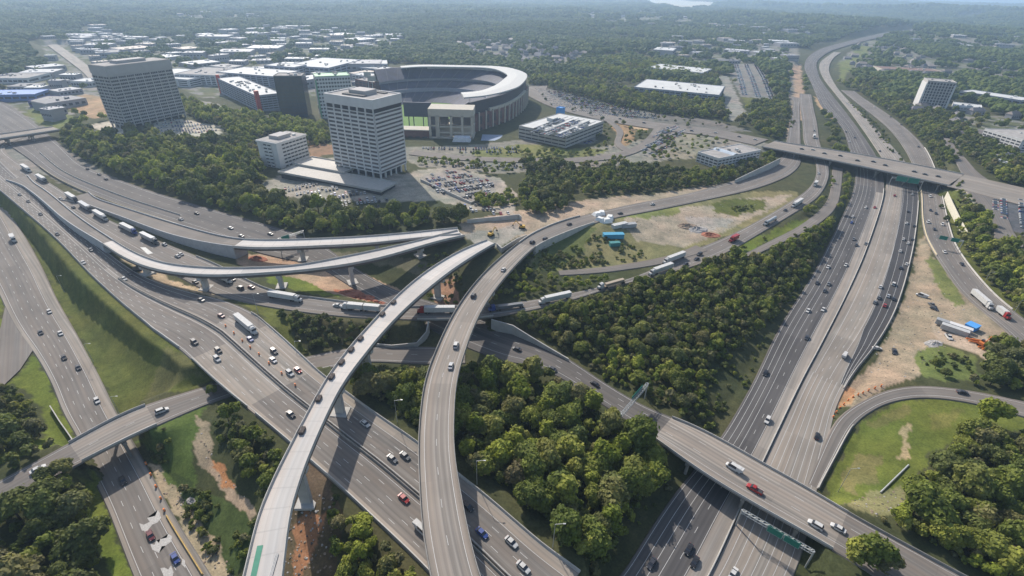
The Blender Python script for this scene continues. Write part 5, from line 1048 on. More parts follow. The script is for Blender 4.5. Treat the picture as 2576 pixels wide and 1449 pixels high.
for nm, poly, z, row, ang in LOTS: keep |= inpoly(xs, ys, WP(poly, z)) & np.array([p[2] == nm for p in parked])
parked = [p for p, k in zip(parked, keep) if k]; parked.sort(key=lambda p: p[0]**2+p[1]**2)
ncar = sum(v_ for v_ in cnts.values()); KP = 290-ncar; pz = height([p[0] for p in parked], [p[1] for p in parked])
pcol = ['white', 'silver', 'grey', 'dark', 'black', 'white', 'silver', 'blue', 'red', 'dark']
rest = MB()
for i, (x, y, nm, z, an, _) in enumerate(parked):
    zz = z if 'roof' in nm else pz[i]+.05; c = pcol[(i*7+int(x)) % 10]; t = 'sedan' if i % 3 else 'suv'
    Mx = Matrix.Translation((x, y, zz)) @ Matrix.Rotation(an, 4, 'Z')
    if i < KP: make_car(t, c, (x, y, zz), Mx, f'{c} {"tall car" if t == "suv" else "car"} parked in the rows of the {nm}', f'{c} {"tall cars" if t == "suv" else "cars"} parked in the {nm}', False)
    else:
        ci = ['white', 'silver', 'grey', 'dark', 'blue', 'red'].index(c if c != 'black' else 'dark')
        b0 = len(rest.v); rest.box((0, 0, .6), (4.6, 1.8, .75), mi=ci, taper=.93); rest.box((-.2, 0, 1.15), (2.4, 1.6, .5), mi=6, taper=.8)
        for k in range(b0, len(rest.v)): q = Mx @ Vector(rest.v[k]); rest.v[k] = tuple(q)
if rest.v: tag(rest.build('parked_cars', [MATS['paint_'+k] for k in ('white', 'silver', 'grey', 'dark', 'blue', 'red')]+[MGLASS]), 'rows of far parked cars in the lots around the stadium', 'cars', kind='stuff')
# ------------------------------------------------------------------ trees
def crown_mesh(name, seed, mat, R=4.6, Hh=10., lobes=11, cards=1500, card=.55, tall=1., res=2, ragged=.14):
    """billowy crown: displaced lobes under a skin of many small leaf faces; local origin at the foot of the tree"""
    r = random.Random(seed); mb = MB(); L = []
    for i in range(lobes):
        a = r.uniform(0, 6.283); q = math.sqrt(r.random())*.72 if i else 0; z = Hh*(.42+.42*r.random()*(1-q*.6)) if i else Hh*.62
        rad = R*r.uniform(.24, .46)*(1-q*.25) if i else R*.56; L.append((math.cos(a)*q*R, math.sin(a)*q*R, z, rad))
    bm = bmesh.new(); bmesh.ops.create_icosphere(bm, subdivisions=res, radius=1.); base = [v.co.copy() for v in bm.verts]; bf = [tuple(v.index for v in f.verts) for f in bm.faces]; bm.free()
    for x, y, z, rad in L:
        ph = r.uniform(0, 9); vs = []
        for c in base:
            k = rad*.86*(1+.16*math.sin(c.x*5+ph)*math.cos(c.y*5.7-ph)+.12*math.sin(c.z*7+ph*2)); vs.append((x+c.x*k, y+c.y*k, z+c.z*k*tall))
        mb.add(vs, bf)
    for i in range(cards):
        x, y, z, rad = L[r.randrange(len(L))]; u = r.uniform(-.55, 1); a = r.uniform(0, 6.283); s = math.sqrt(1-u*u); k = rad*r.uniform(.86, 1.0+ragged)*(1.25 if r.random() < .08 else 1)
        n = Vector((s*math.cos(a), s*math.sin(a), u)); p = Vector((x, y, z))+Vector((n.x, n.y, n.z*tall))*k
        n = (n+Vector((r.uniform(-.8, .8), r.uniform(-.8, .8), r.uniform(-.4, .8)))).normalized(); t = n.orthogonal().normalized(); t.rotate(Matrix.Rotation(r.uniform(0, 6.28), 3, n)); w = n.cross(t); c = card*r.uniform(.6, 1.35)
        mb.add([p-t*c-w*c*.6, p+t*c*.7-w*c*.5, p+t*c+w*c*.6, p-t*c*.6+w*c*.7], [(0, 1, 2, 3)])
    return mb.mesh(name, mat)
def trunk_mesh(seed, Hh=10.):
    r = random.Random(seed); mb = MB(); mb.cyl((0, 0, -1), (0, 0, Hh*.55), .32, .18, n=7)
    for k in range(4):
        a = r.uniform(0, 6.28); z = Hh*r.uniform(.3, .5); mb.cyl((0, 0, z), (math.cos(a)*2.6, math.sin(a)*2.6, z+Hh*.25), .14, .05, n=5)
    return mb.mesh('trunk', MBARK)
CM = [crown_mesh('crown', 10+i, m, R=[4.6, 4.1, 5., 4.4, 3.5, 4.6, 4.][i], Hh=[10, 12, 9.5, 10, 12.5, 11, 9][i], lobes=[17, 13, 20, 16, 12, 18, 14][i], cards=[2300, 1900, 2400, 2200, 1700, 2100, 1500][i], card=[.42, .5, .4, .45, .4, .42, .5][i], tall=[1, 1.25, .9, 1.1, 1.4, 1, 1.1][i], ragged=[.2, .3, .18, .25, .3, .2, .4][i]) for i, m in enumerate([MFOL, MFOL, MFOL, MFOLB, MFOLB, MFOLD, MFOLD])]
TM = [trunk_mesh(i) for i in range(3)]
LOW = [crown_mesh('tree_low', 40+i, m, lobes=8, cards=240, card=.8, res=1) for i, m in enumerate([MFOL, MFOL, MFOLB, MFOLD, MFOL])]
SHR = [crown_mesh('shrub_low', 60+i, m, R=1.5, Hh=1.7, lobes=5, cards=140, card=.26, res=1) for i, m in enumerate([MFOLD, MFOL, MFOLD, MFOL])]
def clump(seed, n, rad):
    r = random.Random(seed); mb = MB(); bm = bmesh.new(); bmesh.ops.create_icosphere(bm, subdivisions=2, radius=1.); base = [v.co.copy() for v in bm.verts]; bf = [tuple(v.index for v in f.verts) for f in bm.faces]; bm.free()
    for i in range(n):
        a = r.uniform(0, 6.28); q = math.sqrt(r.random())*rad; x, y = q*math.cos(a), q*math.sin(a); R_ = r.uniform(3.4, 5.6); z = r.uniform(5, 9); ph = r.uniform(0, 9); vs = []
        for c in base: k = R_*(1+.2*math.sin(c.x*5+ph)*math.cos(c.y*6-ph)+.1*math.sin(c.z*8+ph)); vs.append((x+c.x*k, y+c.y*k, z+c.z*k*.95))
        mb.add(vs, bf)
    return mb.mesh('tree_clump', MFAR)
CLP = [clump(80+i, 14, 13) for i in range(4)]
WOODS = [ # name, polygon at ground, z, spacing, scale, palette weights, shrub?
 ('wood between the tan flyover and the collector road', [(1128,1000),(1165,965),(1250,945),(1370,950),(1430,995),(1545,1070),(1640,1120),(1690,1160),(1670,1200),(1610,1240),(1575,1310),(1520,1390),(1500,1440),(1470,1440),(1400,1385),(1262,1262),(1140,1200),(1120,1100)], 2, 8.3, 1.15, 'BMBMB'),
 ('small wood between the two flyovers', [(885,985),(960,955),(1085,955),(1075,1115),(1000,1060),(905,1005)], 6, 6.2, 1.0, 'BMM'),
 ('wood between the truck ramp and the dark highway', [(1270,812),(1380,790),(1500,750),(1640,715),(1800,668),(1900,620),(2040,575),(2110,545),(2095,600),(2020,700),(1940,790),(1870,850),(1800,890),(1785,960),(1770,1020),(1725,1045),(1640,995),(1540,950),(1450,900),(1340,850)], 8, 6.0, .66, 'DMDMB'),
 ('scrub by the grassy field', [(1270,700),(1340,693),(1500,698),(1585,690),(1500,722),(1390,742),(1250,758),(1235,740)], 12, 5.5, .42, 'MB'),
 ('wood in the lower-right corner', [(2350,1160),(2420,1110),(2500,1090),(2600,1080),(2700,1449),(2700,1640),(2600,1530),(2450,1440),(2320,1380),(2200,1325),(2290,1265),(2310,1200)], 5, 8.2, 1.08, 'MDMMB'),
 ('wood in the lower-left corner', [(-60,1250),(60,1240),(130,1200),(215,1195),(235,1235),(205,1290),(235,1370),(275,1470),(300,1600),(-100,1600)], 4, 8, 1.12, 'MDDM'),
 ('wood at the left picture edge', [(-60,975),(50,985),(90,1040),(105,1100),(70,1150),(10,1180),(-60,1200)], 3, 6.8, .9, 'DD'),
 ('trees on the slope under the interstate', [(555,1030),(600,1045),(700,1130),(720,1165),(700,1240),(660,1270),(600,1180),(560,1110)], 6, 5.6, .62, 'MDM'),
 ('trees below the flyover pier', [(842,1290),(880,1300),(950,1360),(1050,1430),(1090,1480),(1090,1600),(850,1600),(835,1449)], 5, 6.8, .8, 'MBO'),
 ('shrubs between the ramp and the interstate', [(700,795),(790,803),(900,812),(985,822),(960,860),(880,866),(800,895),(750,865)], 9, 4.2, .45, 'DD'),
 ('belt of trees along the collector road', [(150,356),(200,335),(290,352),(330,358),(430,364),(560,364),(640,388),(672,450),(650,490),(730,522),(850,540),(960,548),(1040,548),(1150,562),(1165,580),(1080,575),(900,585),(780,585),(650,545),(520,510),(400,470),(310,440),(220,400)], 12, 9.5, 1.2, 'MDMBM'),
 ('trees in front of the glass office', [(450,240),(480,262),(540,285),(620,300),(740,308),(830,330),(825,365),(770,375),(740,345),(690,338),(640,362),(575,352),(560,325),(500,308),(460,275)], 12, 8.8, 1.05, 'MBB'),
 ('dark trees in front of the stadium garage', [(1305,500),(1335,430),(1300,405),(1340,400),(1400,405),(1450,440),(1430,520),(1400,545),(1330,548)], 13, 8, 1.0, 'DM'),
 ('young yellow-green trees beside the parked cars', [(1195,500),(1290,490),(1300,520),(1220,530)], 15, 7, .7, 'B'),
 ('trees between the field and the stadium road', [(1440,430),(1600,415),(1700,425),(1780,430),(1850,415),(1940,378),(1962,395),(1900,430),(1820,458),(1640,480),(1480,495)], 13, 8, .8, 'DMM'),
 ('tree belt right of the stadium', [(1335,185),(1450,200),(1560,225),(1700,258),(1825,280),(1825,300),(1700,292),(1560,268),(1400,225),(1335,212)], 10, 8.5, 1.05, 'MDB'),
 ('wooded hill behind the stadium', [(1440,165),(1560,140),(1700,155),(1725,185),(1600,200),(1480,190)], 12, 9, 1.15, 'MB'),
 ('trees along the side ramp', [(2405,560),(2440,530),(2520,590),(2640,620),(2700,930),(2590,805),(2490,700),(2430,630)], 6, 7.4, .95, 'MB'),
 ('trees beside the equipment yard', [(2490,850),(2560,860),(2640,900),(2640,1020),(2520,985),(2440,965),(2480,920)], 6, 7.6, .9, 'MD'),
 ('hedge between truck ramp and highway', [(2070,500),(2090,440),(2096,425),(2098,470),(2078,515),(2030,548),(2010,540)], 6, 4.5, .5, 'MB'),
 ('hedge beside the dark highway', [(2124,425),(2140,425),(2140,480),(2115,545),(2060,600),(1990,640),(1900,675),(1880,660),(1980,615),(2060,570),(2110,510)], 4, 4.8, .55, 'MB'),
 ('strip of trees between the highway and side ramp', [(2130,255),(2160,270),(2210,318),(2250,365),(2275,410),(2262,412),(2225,360),(2180,305)], 3, 7, .6, 'MD'),
 ('wood right of the side ramp', [(2150,215),(2180,235),(2260,285),(2320,340),(2350,380),(2370,420),(2430,395),(2520,470),(2640,480),(2640,430),(2560,400),(2450,350),(2380,290),(2300,275),(2230,240)], 8, 8, .95, 'MDM'),
 ('trees left of the far highway', [(1940,170),(1975,165),(1985,260),(2000,300),(1960,340),(1930,340),(1900,320),(1890,260),(1960,250)], 8, 8, .9, 'MD'),
 ('street trees around the plaza streets', [(1020,392),(1190,385),(1310,372),(1420,385),(1530,372),(1600,390),(1540,415),(1440,425),(1320,425),(1240,445),(1150,425),(1060,418)], 13, 9.5, .55, 'MBO'),
 ('planted islands of the stadium lot', [(1345,225),(1400,228),(1560,268),(1680,294),(1800,310),(1880,335),(1780,330),(1640,305),(1500,295),(1380,265)], 10, 20, .5, 'MD'), ('trees round the garage and access roads', [(1500,300),(1560,305),(1640,330),(1760,335),(1900,350),(1760,375),(1640,400),(1580,385),(1500,385)], 11, 15, .6, 'MBD'),
 ('young trees beside the stadium road', [(1600,330),(1690,345),(1740,390),(1700,410),(1640,400),(1690,380)], 11, 11, .5, 'MB'), ('trees under the street bridge west end', [(-60,1215),(60,1165),(120,1120),(140,1130),(60,1200)], 6, 6, .6, 'D'), ('trees crowding the street west of its bridge', [(90,1250),(150,1222),(215,1180),(235,1230),(190,1270),(100,1275)], 5, 5.5, .75, 'MD'),
 ('scrub beside the right street', [(2400,455),(2430,470),(2470,540),(2440,560),(2410,500)], 9, 7, .6, 'MD'),
 ('trees behind the far lot', [(1700,180),(1800,178),(1820,270),(1800,275),(1760,255)], 9, 9, 1., 'MD'),
]
WK = {'B': [3, 4], 'M': [0, 1, 2], 'D': [5, 6], 'O': [1, 3]}
pts = []
for wi, (nm, poly, z, sp, sc, pal) in enumerate(WOODS):
    W2 = WP(poly, z); x0, y0 = W2.min(0); x1, y1 = W2.max(0); sp *= .86
    gx, gy = np.meshgrid(np.arange(x0, x1, sp), np.arange(y0, y1, sp)); gx = gx.ravel()+rng.uniform(-.42, .42, gx.size)*sp; gy = gy.ravel()+rng.uniform(-.42, .42, gy.size)*sp; m = inpoly(gx, gy, W2)
    for x, y in zip(gx[m], gy[m]):
        if KR.find((x, y, 0))[2] < 2.2+3.*sc: continue
        if rng.random() < .07: continue
        c = WK[pal[int(vnoise(np.array([x]), np.array([y]), 22, 30+wi)[0]*len(pal)*.999)]]; pts.append([x, y, sc*rng.uniform(.6, 1.3), c[int(rng.integers(len(c)))], wi])
EXTRA = [(172,1205,.8,0,'leafy tree hiding the left end of the street bridge', 6.5), (128,1228,.75,5,'dark tree leaning over the street left of its bridge', 6.5), (2480,1060,1.35,3,'single big spring-green tree beside the loop ramp', 6), (2165,1449,1.25,0,'big round tree in front of the near bridge end', 2), (2130,1440,1.0,3,'bright round tree leaning over the near bridge end', 2), (2200,1455,1.0,0,'green tree right of the near bridge end', 2),
         (2350,930,.6,0,'small round bush tree in the dirt yard island', 3), (2372,955,.5,5,'second small bush tree in the dirt yard island', 3), (2385,545,.55,5,'dark round bush beside the cream wall', 6), (2372,512,.5,5,'dark round bush at the top of the cream wall', 6),
         (1560,1290,.7,4,'pale green sapling at the dark wood edge', 1), (1590,1250,.7,4,'tall pale green sapling at the dark wood edge', 1), (540,1000,.5,0,'small tree beside the street below the interstate', 5)]
P0 = np.array([p[:2] for p in pts]); th_ = height(P0[:, 0], P0[:, 1]); dd = np.hypot(P0[:, 0], P0[:, 1])
pp = Pj(np.column_stack([P0, th_+6])); vis = (pp[:, 0] > -30) & (pp[:, 0] < 2606) & (pp[:, 1] > -20) & (pp[:, 1] < 1500); scv = np.array([p[2] for p in pts])
score = np.where(vis, scv/np.sqrt(dd**2+150**2), 0); score[np.array(['shrub' in WOODS[p[4]][0] or 'scrub' in WOODS[p[4]][0] or 'hedge' in WOODS[p[4]][0] for p in pts])] *= .3
order = np.argsort(-score); near = set(order[:275].tolist())
def tree(x, y, z, s, k, rz, label, group):
    t = empty('tree', (x, y, z), rz); t.scale = (s*random.uniform(.85, 1.15), s*random.uniform(.85, 1.15), s*random.uniform(.8, 1.2)); obj('trunk', TM[k % 3], t); obj('crown', CM[k], t); tag(t, label, 'tree', group)
TINT = {0: 'green', 1: 'green', 2: 'green', 3: 'bright spring-green', 4: 'bright spring-green', 5: 'dark green', 6: 'dark green'}
for i in near:
    p = pts[i]; nm = WOODS[p[4]][0]; tree(p[0], p[1], float(th_[i]), p[2], p[3], random.uniform(0, 6.28), f'{TINT[p[3]]} broadleaf tree in the {nm}', f'{TINT[p[3]]} trees of the {nm}')
for x, y, s, k, lb, z in EXTRA:
    q = G(x, y, z); tree(q[0], q[1], hz1(q[0], q[1]), s, k, 1., lb, None)
# the rest: one instanced mass for the woods
def far_points():
    out = []
    for r0, r1, sp, kind, sc in ((600, 1300, 15, 'low', 1.15), (1000, 3000, 24, 'clump', 1.), (3000, 6500, 46, 'clump', 1.75), (6500, 16000, 105, 'clump', 3.6)):
        gx, gy = np.meshgrid(np.arange(-r1, r1, sp), np.arange(100, r1, sp)); gx = gx.ravel(); gy = gy.ravel(); d = np.hypot(gx, gy); m = (d > r0) & (d < r1) & (np.abs(np.arctan2(gx, gy)) < math.radians(56)); gx = gx[m]; gy = gy[m]
        gx = gx+rng.uniform(-.48, .48, gx.size)*sp; gy = gy+rng.uniform(-.48, .48, gy.size)*sp; d = np.hypot(gx, gy)
        pr = np.full(len(gx), .93)
        for W2 in URW: pr[inpoly(gx, gy, W2)] = .33
        for (W2, c) in PWORLD: pr[inpoly(gx, gy, W2)] = 0
        for poly, z in (([(460,175),(1010,160),(1340,190),(1420,215),(1680,290),(1960,350),(1960,500),(1000,560),(640,480),(440,330),(360,330),(230,300),(220,230),(440,240)], 10), ([(1590,-10),(1680,-2),(1835,8),(1730,22),(1640,10)], 20)): pr[inpoly(gx, gy, WP(poly, z))] = 0
        g = vnoise(gx, gy, 240, 41)*.6+vnoise(gx, gy, 90, 42)*.4; pr = np.where(g > .66, pr*.45, pr)
        k = rng.random(len(gx)) < pr; k &= d > r0
        for i in np.nonzero(k)[0]:
            if d[i] < 4500 and KR.find((gx[i], gy[i], 0))[2] < (9 if kind == 'low' else (20 if d[i] < 1150 else 46)): k[i] = False
        if len(FARB):
            for i in np.nonzero(k)[0]:
                if (((FARB[:, 0]-gx[i])**2+(FARB[:, 1]-gy[i])**2) < (FARB[:, 2]*.55+(5 if kind == 'low' else 10))**2).any(): k[i] = False
        gx, gy, d = gx[k], gy[k], d[k]; zz = height(gx, gy)
        if kind == 'clump': mm = d > 1050; gx, gy, zz = gx[mm], gy[mm], zz[mm]
        idx_ = rng.integers(0, 5, len(gx)) if kind == 'low' else 5+rng.integers(0, 4, len(gx))
        out.append(np.column_stack([gx, gy, zz, sc*rng.uniform(.8, 1.25, len(gx)), idx_]))
    return np.vstack(out)
fp = far_points()
mid = np.array([[p[0], p[1], th_[i], p[2], p[3] % 5 if p[3] < 5 else 3] for i, p in enumerate(pts) if i not in near]); mid[:, 4] = np.where(mid[:, 4] >= 5, 3, mid[:, 4]); mid[:, 4] = [{0: 0, 1: 1, 2: 4, 3: 2, 4: 2}.get(int(v), 3) for v in mid[:, 4]]
for j, (i, p) in enumerate([(i, p) for i, p in enumerate(pts) if i not in near]):
    if p[3] >= 5: mid[j, 4] = 3
fill = []
for wi, (nm, poly, z, sp, sc, pal) in enumerate(WOODS):
    if sc < .6 or 'islands' in nm or 'plaza' in nm or 'access' in nm: continue
    W2 = WP(poly, z); W2 = W2.mean(0)+(W2-W2.mean(0))*1.03; x0, y0 = W2.min(0); x1, y1 = W2.max(0); q = max(4.2, sp*.66); gx, gy = np.meshgrid(np.arange(x0, x1, q), np.arange(y0, y1, q)); gx = gx.ravel()+rng.uniform(-.5, .5, gx.size)*q; gy = gy.ravel()+rng.uniform(-.5, .5, gy.size)*q
    m = inpoly(gx, gy, W2); gx, gy = gx[m], gy[m]; k = np.array([KR.find((a, c, 0))[2] > 3.6 for a, c in zip(gx, gy)], bool); gx, gy = gx[k], gy[k]
    fill.append(np.column_stack([gx, gy, height(gx, gy), sc*rng.uniform(.35, .72, len(gx)), rng.integers(0, 5, len(gx))]))
woodp = np.vstack([mid, fp]+fill)
def scatter(name, label, arr, meshes):
    pc = bpy.data.collections.new(name+'_kinds')
    for i, me_ in enumerate(meshes): o = bpy.data.objects.new(f'{chr(97+i)}_{name}', me_); pc.objects.link(o)
    me = bpy.data.meshes.new(name); me.vertices.add(len(arr)); me.vertices.foreach_set('co', arr[:, :3].astype(np.float32).ravel())
    a = me.attributes.new('size', 'FLOAT', 'POINT'); a.data.foreach_set('value', arr[:, 3].astype(np.float32)); a = me.attributes.new('pick', 'INT', 'POINT'); a.data.foreach_set('value', arr[:, 4].astype(np.int32))
    a = me.attributes.new('turn', 'FLOAT', 'POINT'); a.data.foreach_set('value', rng.uniform(0, 6.28, len(arr)).astype(np.float32))
    o = obj(name, me); ng = bpy.data.node_groups.new(name, 'GeometryNodeTree'); ng.interface.new_socket('Geometry', in_out='INPUT', socket_type='NodeSocketGeometry'); ng.interface.new_socket('Geometry', in_out='OUTPUT', socket_type='NodeSocketGeometry')
    gi, go = ng.nodes.new('NodeGroupInput'), ng.nodes.new('NodeGroupOutput'); ip = ng.nodes.new('GeometryNodeInstanceOnPoints'); ci = ng.nodes.new('GeometryNodeCollectionInfo'); ci.inputs['Collection'].default_value = pc; ci.inputs['Separate Children'].default_value = True; ci.inputs['Reset Children'].default_value = True
    def na(nm, ty): n = ng.nodes.new('GeometryNodeInputNamedAttribute'); n.data_type = ty; n.inputs[0].default_value = nm; return n
    sz, pk, tn = na('size', 'FLOAT'), na('pick', 'INT'), na('turn', 'FLOAT'); cx = ng.nodes.new('ShaderNodeCombineXYZ'); l = ng.links.new
    l(gi.outputs[0], ip.inputs['Points']); l(ci.outputs[0], ip.inputs['Instance']); ip.inputs['Pick Instance'].default_value = True; l(pk.outputs['Attribute'], ip.inputs['Instance Index']); l(tn.outputs['Attribute'], cx.inputs[2]); l(cx.outputs[0], ip.inputs['Rotation']); l(sz.outputs['Attribute'], ip.inputs['Scale']); l(ip.outputs[0], go.inputs[0])
    md = o.modifiers.new('scatter', 'NODES'); md.node_group = ng; return tag(o, label, 'woodland', kind='stuff')
scatter('woodland', 'leafy woodland covering the hills from the belts near the towers to the horizon', woodp, LOW+CLP)
# undergrowth and shrubs
sh = []
SHZ = [([(860,930),(1060,930),(1060,1100),(1000,1070),(900,1010)], 6, 3.), ([(1150,960),(1400,930),(1560,1060),(1720,1160),(1740,1190),(1640,1330),(1560,1460),(1470,1449),(1400,1380),(1260,1265),(1156,1190)], 2, 3.6), ([(1250,805),(1400,785),(1700,690),(1900,610),(2110,545),(2050,690),(1900,960),(1815,1095),(1720,1050),(1540,960),(1340,850)], 7, 4.2), ([(545,1020),(600,1020),(735,1120),(735,1180),(690,1300),(600,1180),(540,1100)], 6, 3.), ([(430,1160),(500,1230),(560,1250),(640,1320),(640,1400),(560,1449),(470,1330)], 4, 2.8),
       ([(690,790),(985,822),(960,865),(800,895),(750,870)], 9, 2.6), ([(2300,1180),(2420,1100),(2620,1080),(2620,1500),(2450,1440),(2200,1320),(2290,1260)], 5, 4.), ([(1350,670),(1400,640),(1500,600),(1600,620),(1650,655),(1400,680)], 12, 2.2), ([(1330,610),(1400,600),(1370,680),(1290,720),(1260,740),(1240,720)], 13, 3.4), ([(335,1110),(420,1075),(440,1130),(400,1170)], 4, 3), ([(1840,520),(1900,512),(1900,530),(1840,532)], 11, 3.5), ([(0,1180),(240,1190),(270,1449),(0,1449)], 4, 4), ([(1000,690),(1100,650),(1170,640),(1190,720),(1140,790),(1090,740)], 10, 4), ([(845,1280),(1060,1420),(1090,1500),(840,1500)], 5, 3.4), ([(2310,885),(2440,900),(2440,960),(2340,955)], 3, 5)]
for poly, z, sp in SHZ:
    W2 = WP(poly, z); x0, y0 = W2.min(0); x1, y1 = W2.max(0); gx, gy = np.meshgrid(np.arange(x0, x1, sp), np.arange(y0, y1, sp)); gx = gx.ravel()+rng.uniform(-.5, .5, gx.size)*sp; gy = gy.ravel()+rng.uniform(-.5, .5, gy.size)*sp; m = inpoly(gx, gy, W2) & (rng.random(gx.size) < np.clip((vnoise(gx, gy, 13, 70)*.6+vnoise(gx, gy, 5, 71)*.4-.36)*4.5, .03, .9))
    gx, gy = gx[m], gy[m]; k = np.array([KR.find((a, c, 0))[2] > 2.6 for a, c in zip(gx, gy)], bool)
    if k.any(): gx, gy = gx[k], gy[k]; sh.append(np.column_stack([gx, gy, height(gx, gy), rng.uniform(.5, 1.5, len(gx)), rng.integers(0, 4, len(gx))]))
scatter('undergrowth', 'low shrubs and brambles under the woods and on the slopes', np.vstack(sh), SHR)
# ------------------------------------------------------------------ street furniture and construction things
def truss(mb, a, b_, s=.55, seg=10):
    a, b_ = Vector(a), Vector(b_); u = (b_-a).normalized(); n = Vector((-u.y, u.x, 0)); cs = [n*s+Vector((0, 0, s)), -n*s+Vector((0, 0, s)), n*s-Vector((0, 0, s)), -n*s-Vector((0, 0, s))]
    for c in cs: mb.cyl(a+c, b_+c, .11, n=5)
    for i in range(seg):
        p, q = a.lerp(b_, i/seg), a.lerp(b_, (i+1)/seg)
        for c, d in ((0, 1), (1, 3), (3, 2), (2, 0)): mb.cyl(p+cs[c], q+cs[d], .06, n=4)
def gantry(name, p0, p1, z, label, signs=(), posts=(1, 1), gz=None, face=-1):
    """p0, p1: image points of the truss ends at height z; signs: (start, end fraction, height)"""
    a, b_ = G(*p0, z), G(*p1, z); root = empty(name, (a[0], a[1], z)); tag(root, label, 'sign gantry'); T = Matrix.Translation(-Vector(root.location)); mb = MB(); truss(mb, a, b_, seg=max(4, int(np.linalg.norm(b_-a)/1.8)))
    me = mb.mesh('truss', MSTEEL); me.transform(T); obj('truss', me, root)
    for p, k in ((a, posts[0]), (b_, posts[1])):
        if not k: continue
        mb = MB(); g = hz1(p[0], p[1]); mb.cyl((p[0], p[1], g-.5), (p[0], p[1], z+.6), .28, n=8); me = mb.mesh('post', MSTEEL); me.transform(T); obj('post', me, root)
    u = (b_-a)/np.linalg.norm(b_-a); n = np.array([-u[1], u[0], 0]); n = n*(-1 if n[1]*face < 0 else 1)
    for s0, s1, h in signs:
        c = a+(b_-a)*(s0+s1)/2+n*.85; L = np.linalg.norm(b_-a)*(s1-s0); rz = math.atan2(u[1], u[0]); mb = MB(); mb.box((c[0], c[1], z), (L, .12, h), rz); o = mb.build('sign_panel', MGREEN, root); o.data.transform(T)
        mb = MB(); e = n*.075
        for dz in (-h/2+.12, h/2-.12): mb.box((c[0]+e[0], c[1]+e[1], z+dz), (L-.25, .02, .09), rz)
        for dl in (-L/2+.15, L/2-.15): mb.box((c[0]+e[0]+u[0]*dl, c[1]+e[1]+u[1]*dl, z), (.09, .02, h-.3), rz)
        b2 = mb.build('border', MPAINT, o); b2.data.transform(T)
gantry('sign_gantry', (1866,1285), (2047,1390), 8., 'steel truss gantry with two long green signs below the tan bridge', [(.38, .6, 2.9), (.61, .83, 2.9)])
gantry('sign_gantry', (1563,1044), (1629,966), 14.5, 'pale steel gantry spanning the collector road before the bridge', [(.45, .85, 3.)], face=1)
gantry('sign_gantry', (2355,594), (2424,607), 9.5, 'gantry with two small green signs over the side ramp', [(.12, .42, 3.), (.55, .85, 3.)], posts=(0, 1))
gantry('sign_gantry', (700,602), (763,582), 17., 'thin gantry with a teal sign over the collector road behind the upper new ramp', [(.1, .4, 3.2)])
gantry('sign_gantry', (2244,446), (2322,458), 10., 'wide green sign gantry just in front of the distant overpass', [(.14, .5, 5), (.52, .88, 5)])
def lamp(p, z, h, label, group=None, arm=2.4):
    q = G(*p, z); g = hz1(q[0], q[1]); r = empty('street_lamp', (q[0], q[1], g)); tag(r, label, 'street lamp', group)
    mb = MB(); mb.cyl((0, 0, -.5), (0, 0, h), .13, .08, n=6); mb.cyl((0, 0, h), (arm, 0, h+.4), .06, n=5); mb.build('pole', MSTEEL, r); mb = MB(); mb.box((arm+.3, 0, h+.4), (.8, .35, .18)); mb.build('lamp_head', MSTEEL, r)
lamp((2113.7,1227.7), 2.5, 13, 'tall grey lamp post on the grass field beside the loop ramp')
for i, (p, z) in enumerate([((2395,640),3), ((2470,720),4), ((2545,795),4.5)]): lamp(p, z, 12, f'{["highest", "middle", "lowest"][i]} lamp post along the outer edge of the side ramp', 'lamp posts along the side ramp')
for i, (p, z) in enumerate([((160,730),1), ((232,905),1), ((300,1040),1)]): lamp(p, z, 11, f'{["farthest", "middle", "nearest"][i]} lamp post on the grass beside the left highway', 'lamp posts of the left highway')
for i, (p, z) in enumerate([((650,790),12.5), ((745,880),12.5), ((1000,1065),12.5), ((1200,1220),12.5), ((1390,1380),12.5)]): lamp(p, z, 12, f'{ORD[4-i]} lamp post at the far edge of the interstate, counted from the camera', 'lamp posts of the interstate')
mb = MB(); a, b_ = G(2213.7,1241,4.2), G(2285,1171,4.2); a[2] = hz1(a[0], a[1])+.35; b_[2] = hz1(b_[0], b_[1])+.35; mb.cyl(a, b_, .3, n=8); tag(mb.build('fallen_pole', MSTEEL), 'long pale pole lying on the grass of the loop field by the wood', 'pole')
# formwork bundles on the unfinished flyover
WOOD = plain('timber_dark', (.11, .09, .08), .9, .2, 2.)
FW = [(955,790),(905,850),(880,882),(858,908),(828,955),(800,1003),(752,1093),(985,758)]
for i, (x, y) in enumerate(FW):
    M_, q = None, None; r = W_; p = Pj(r.c); k = int(np.argmin((p[:, 0]-x)**2+(p[:, 1]-y)**2)); q = G(x, y, r.c[k, 2]); k = int(np.argmin(((r.c[:, :2]-q[:2])**2).sum(1))); sg_ = math.copysign(1, (q[:2]-r.c[k, :2]) @ r.n[k]); q = r.c[k].copy(); q[:2] += r.n[k]*sg_*(r.w[k]/2-1.7)
    rt_ = empty('formwork_bundle', q, math.atan2(r.t[k, 1], r.t[k, 0])); tag(rt_, f'{ORD[len(FW)-1-i] if False else ORD[i]} dark timber formwork bundle down the edge of the unfinished flyover', 'formwork', 'formwork bundles on the unfinished flyover')
    mb = MB(); mb.box((0, 0, .2), (3., 1.5, .3)); 
    for u in range(4): mb.box((0, -.55+.37*u, .75), (2.8, .3, .8))
    mb.build('timber_stack', WOOD, rt_); mb = MB(); mb.cyl((-.9, 0, 1.2), (-.9, 0, 2.1), .05, n=5); mb.cyl((.9, 0, 1.2), (.9, 0, 2.1), .05, n=5); mb.build('stake', MSTEEL, rt_)
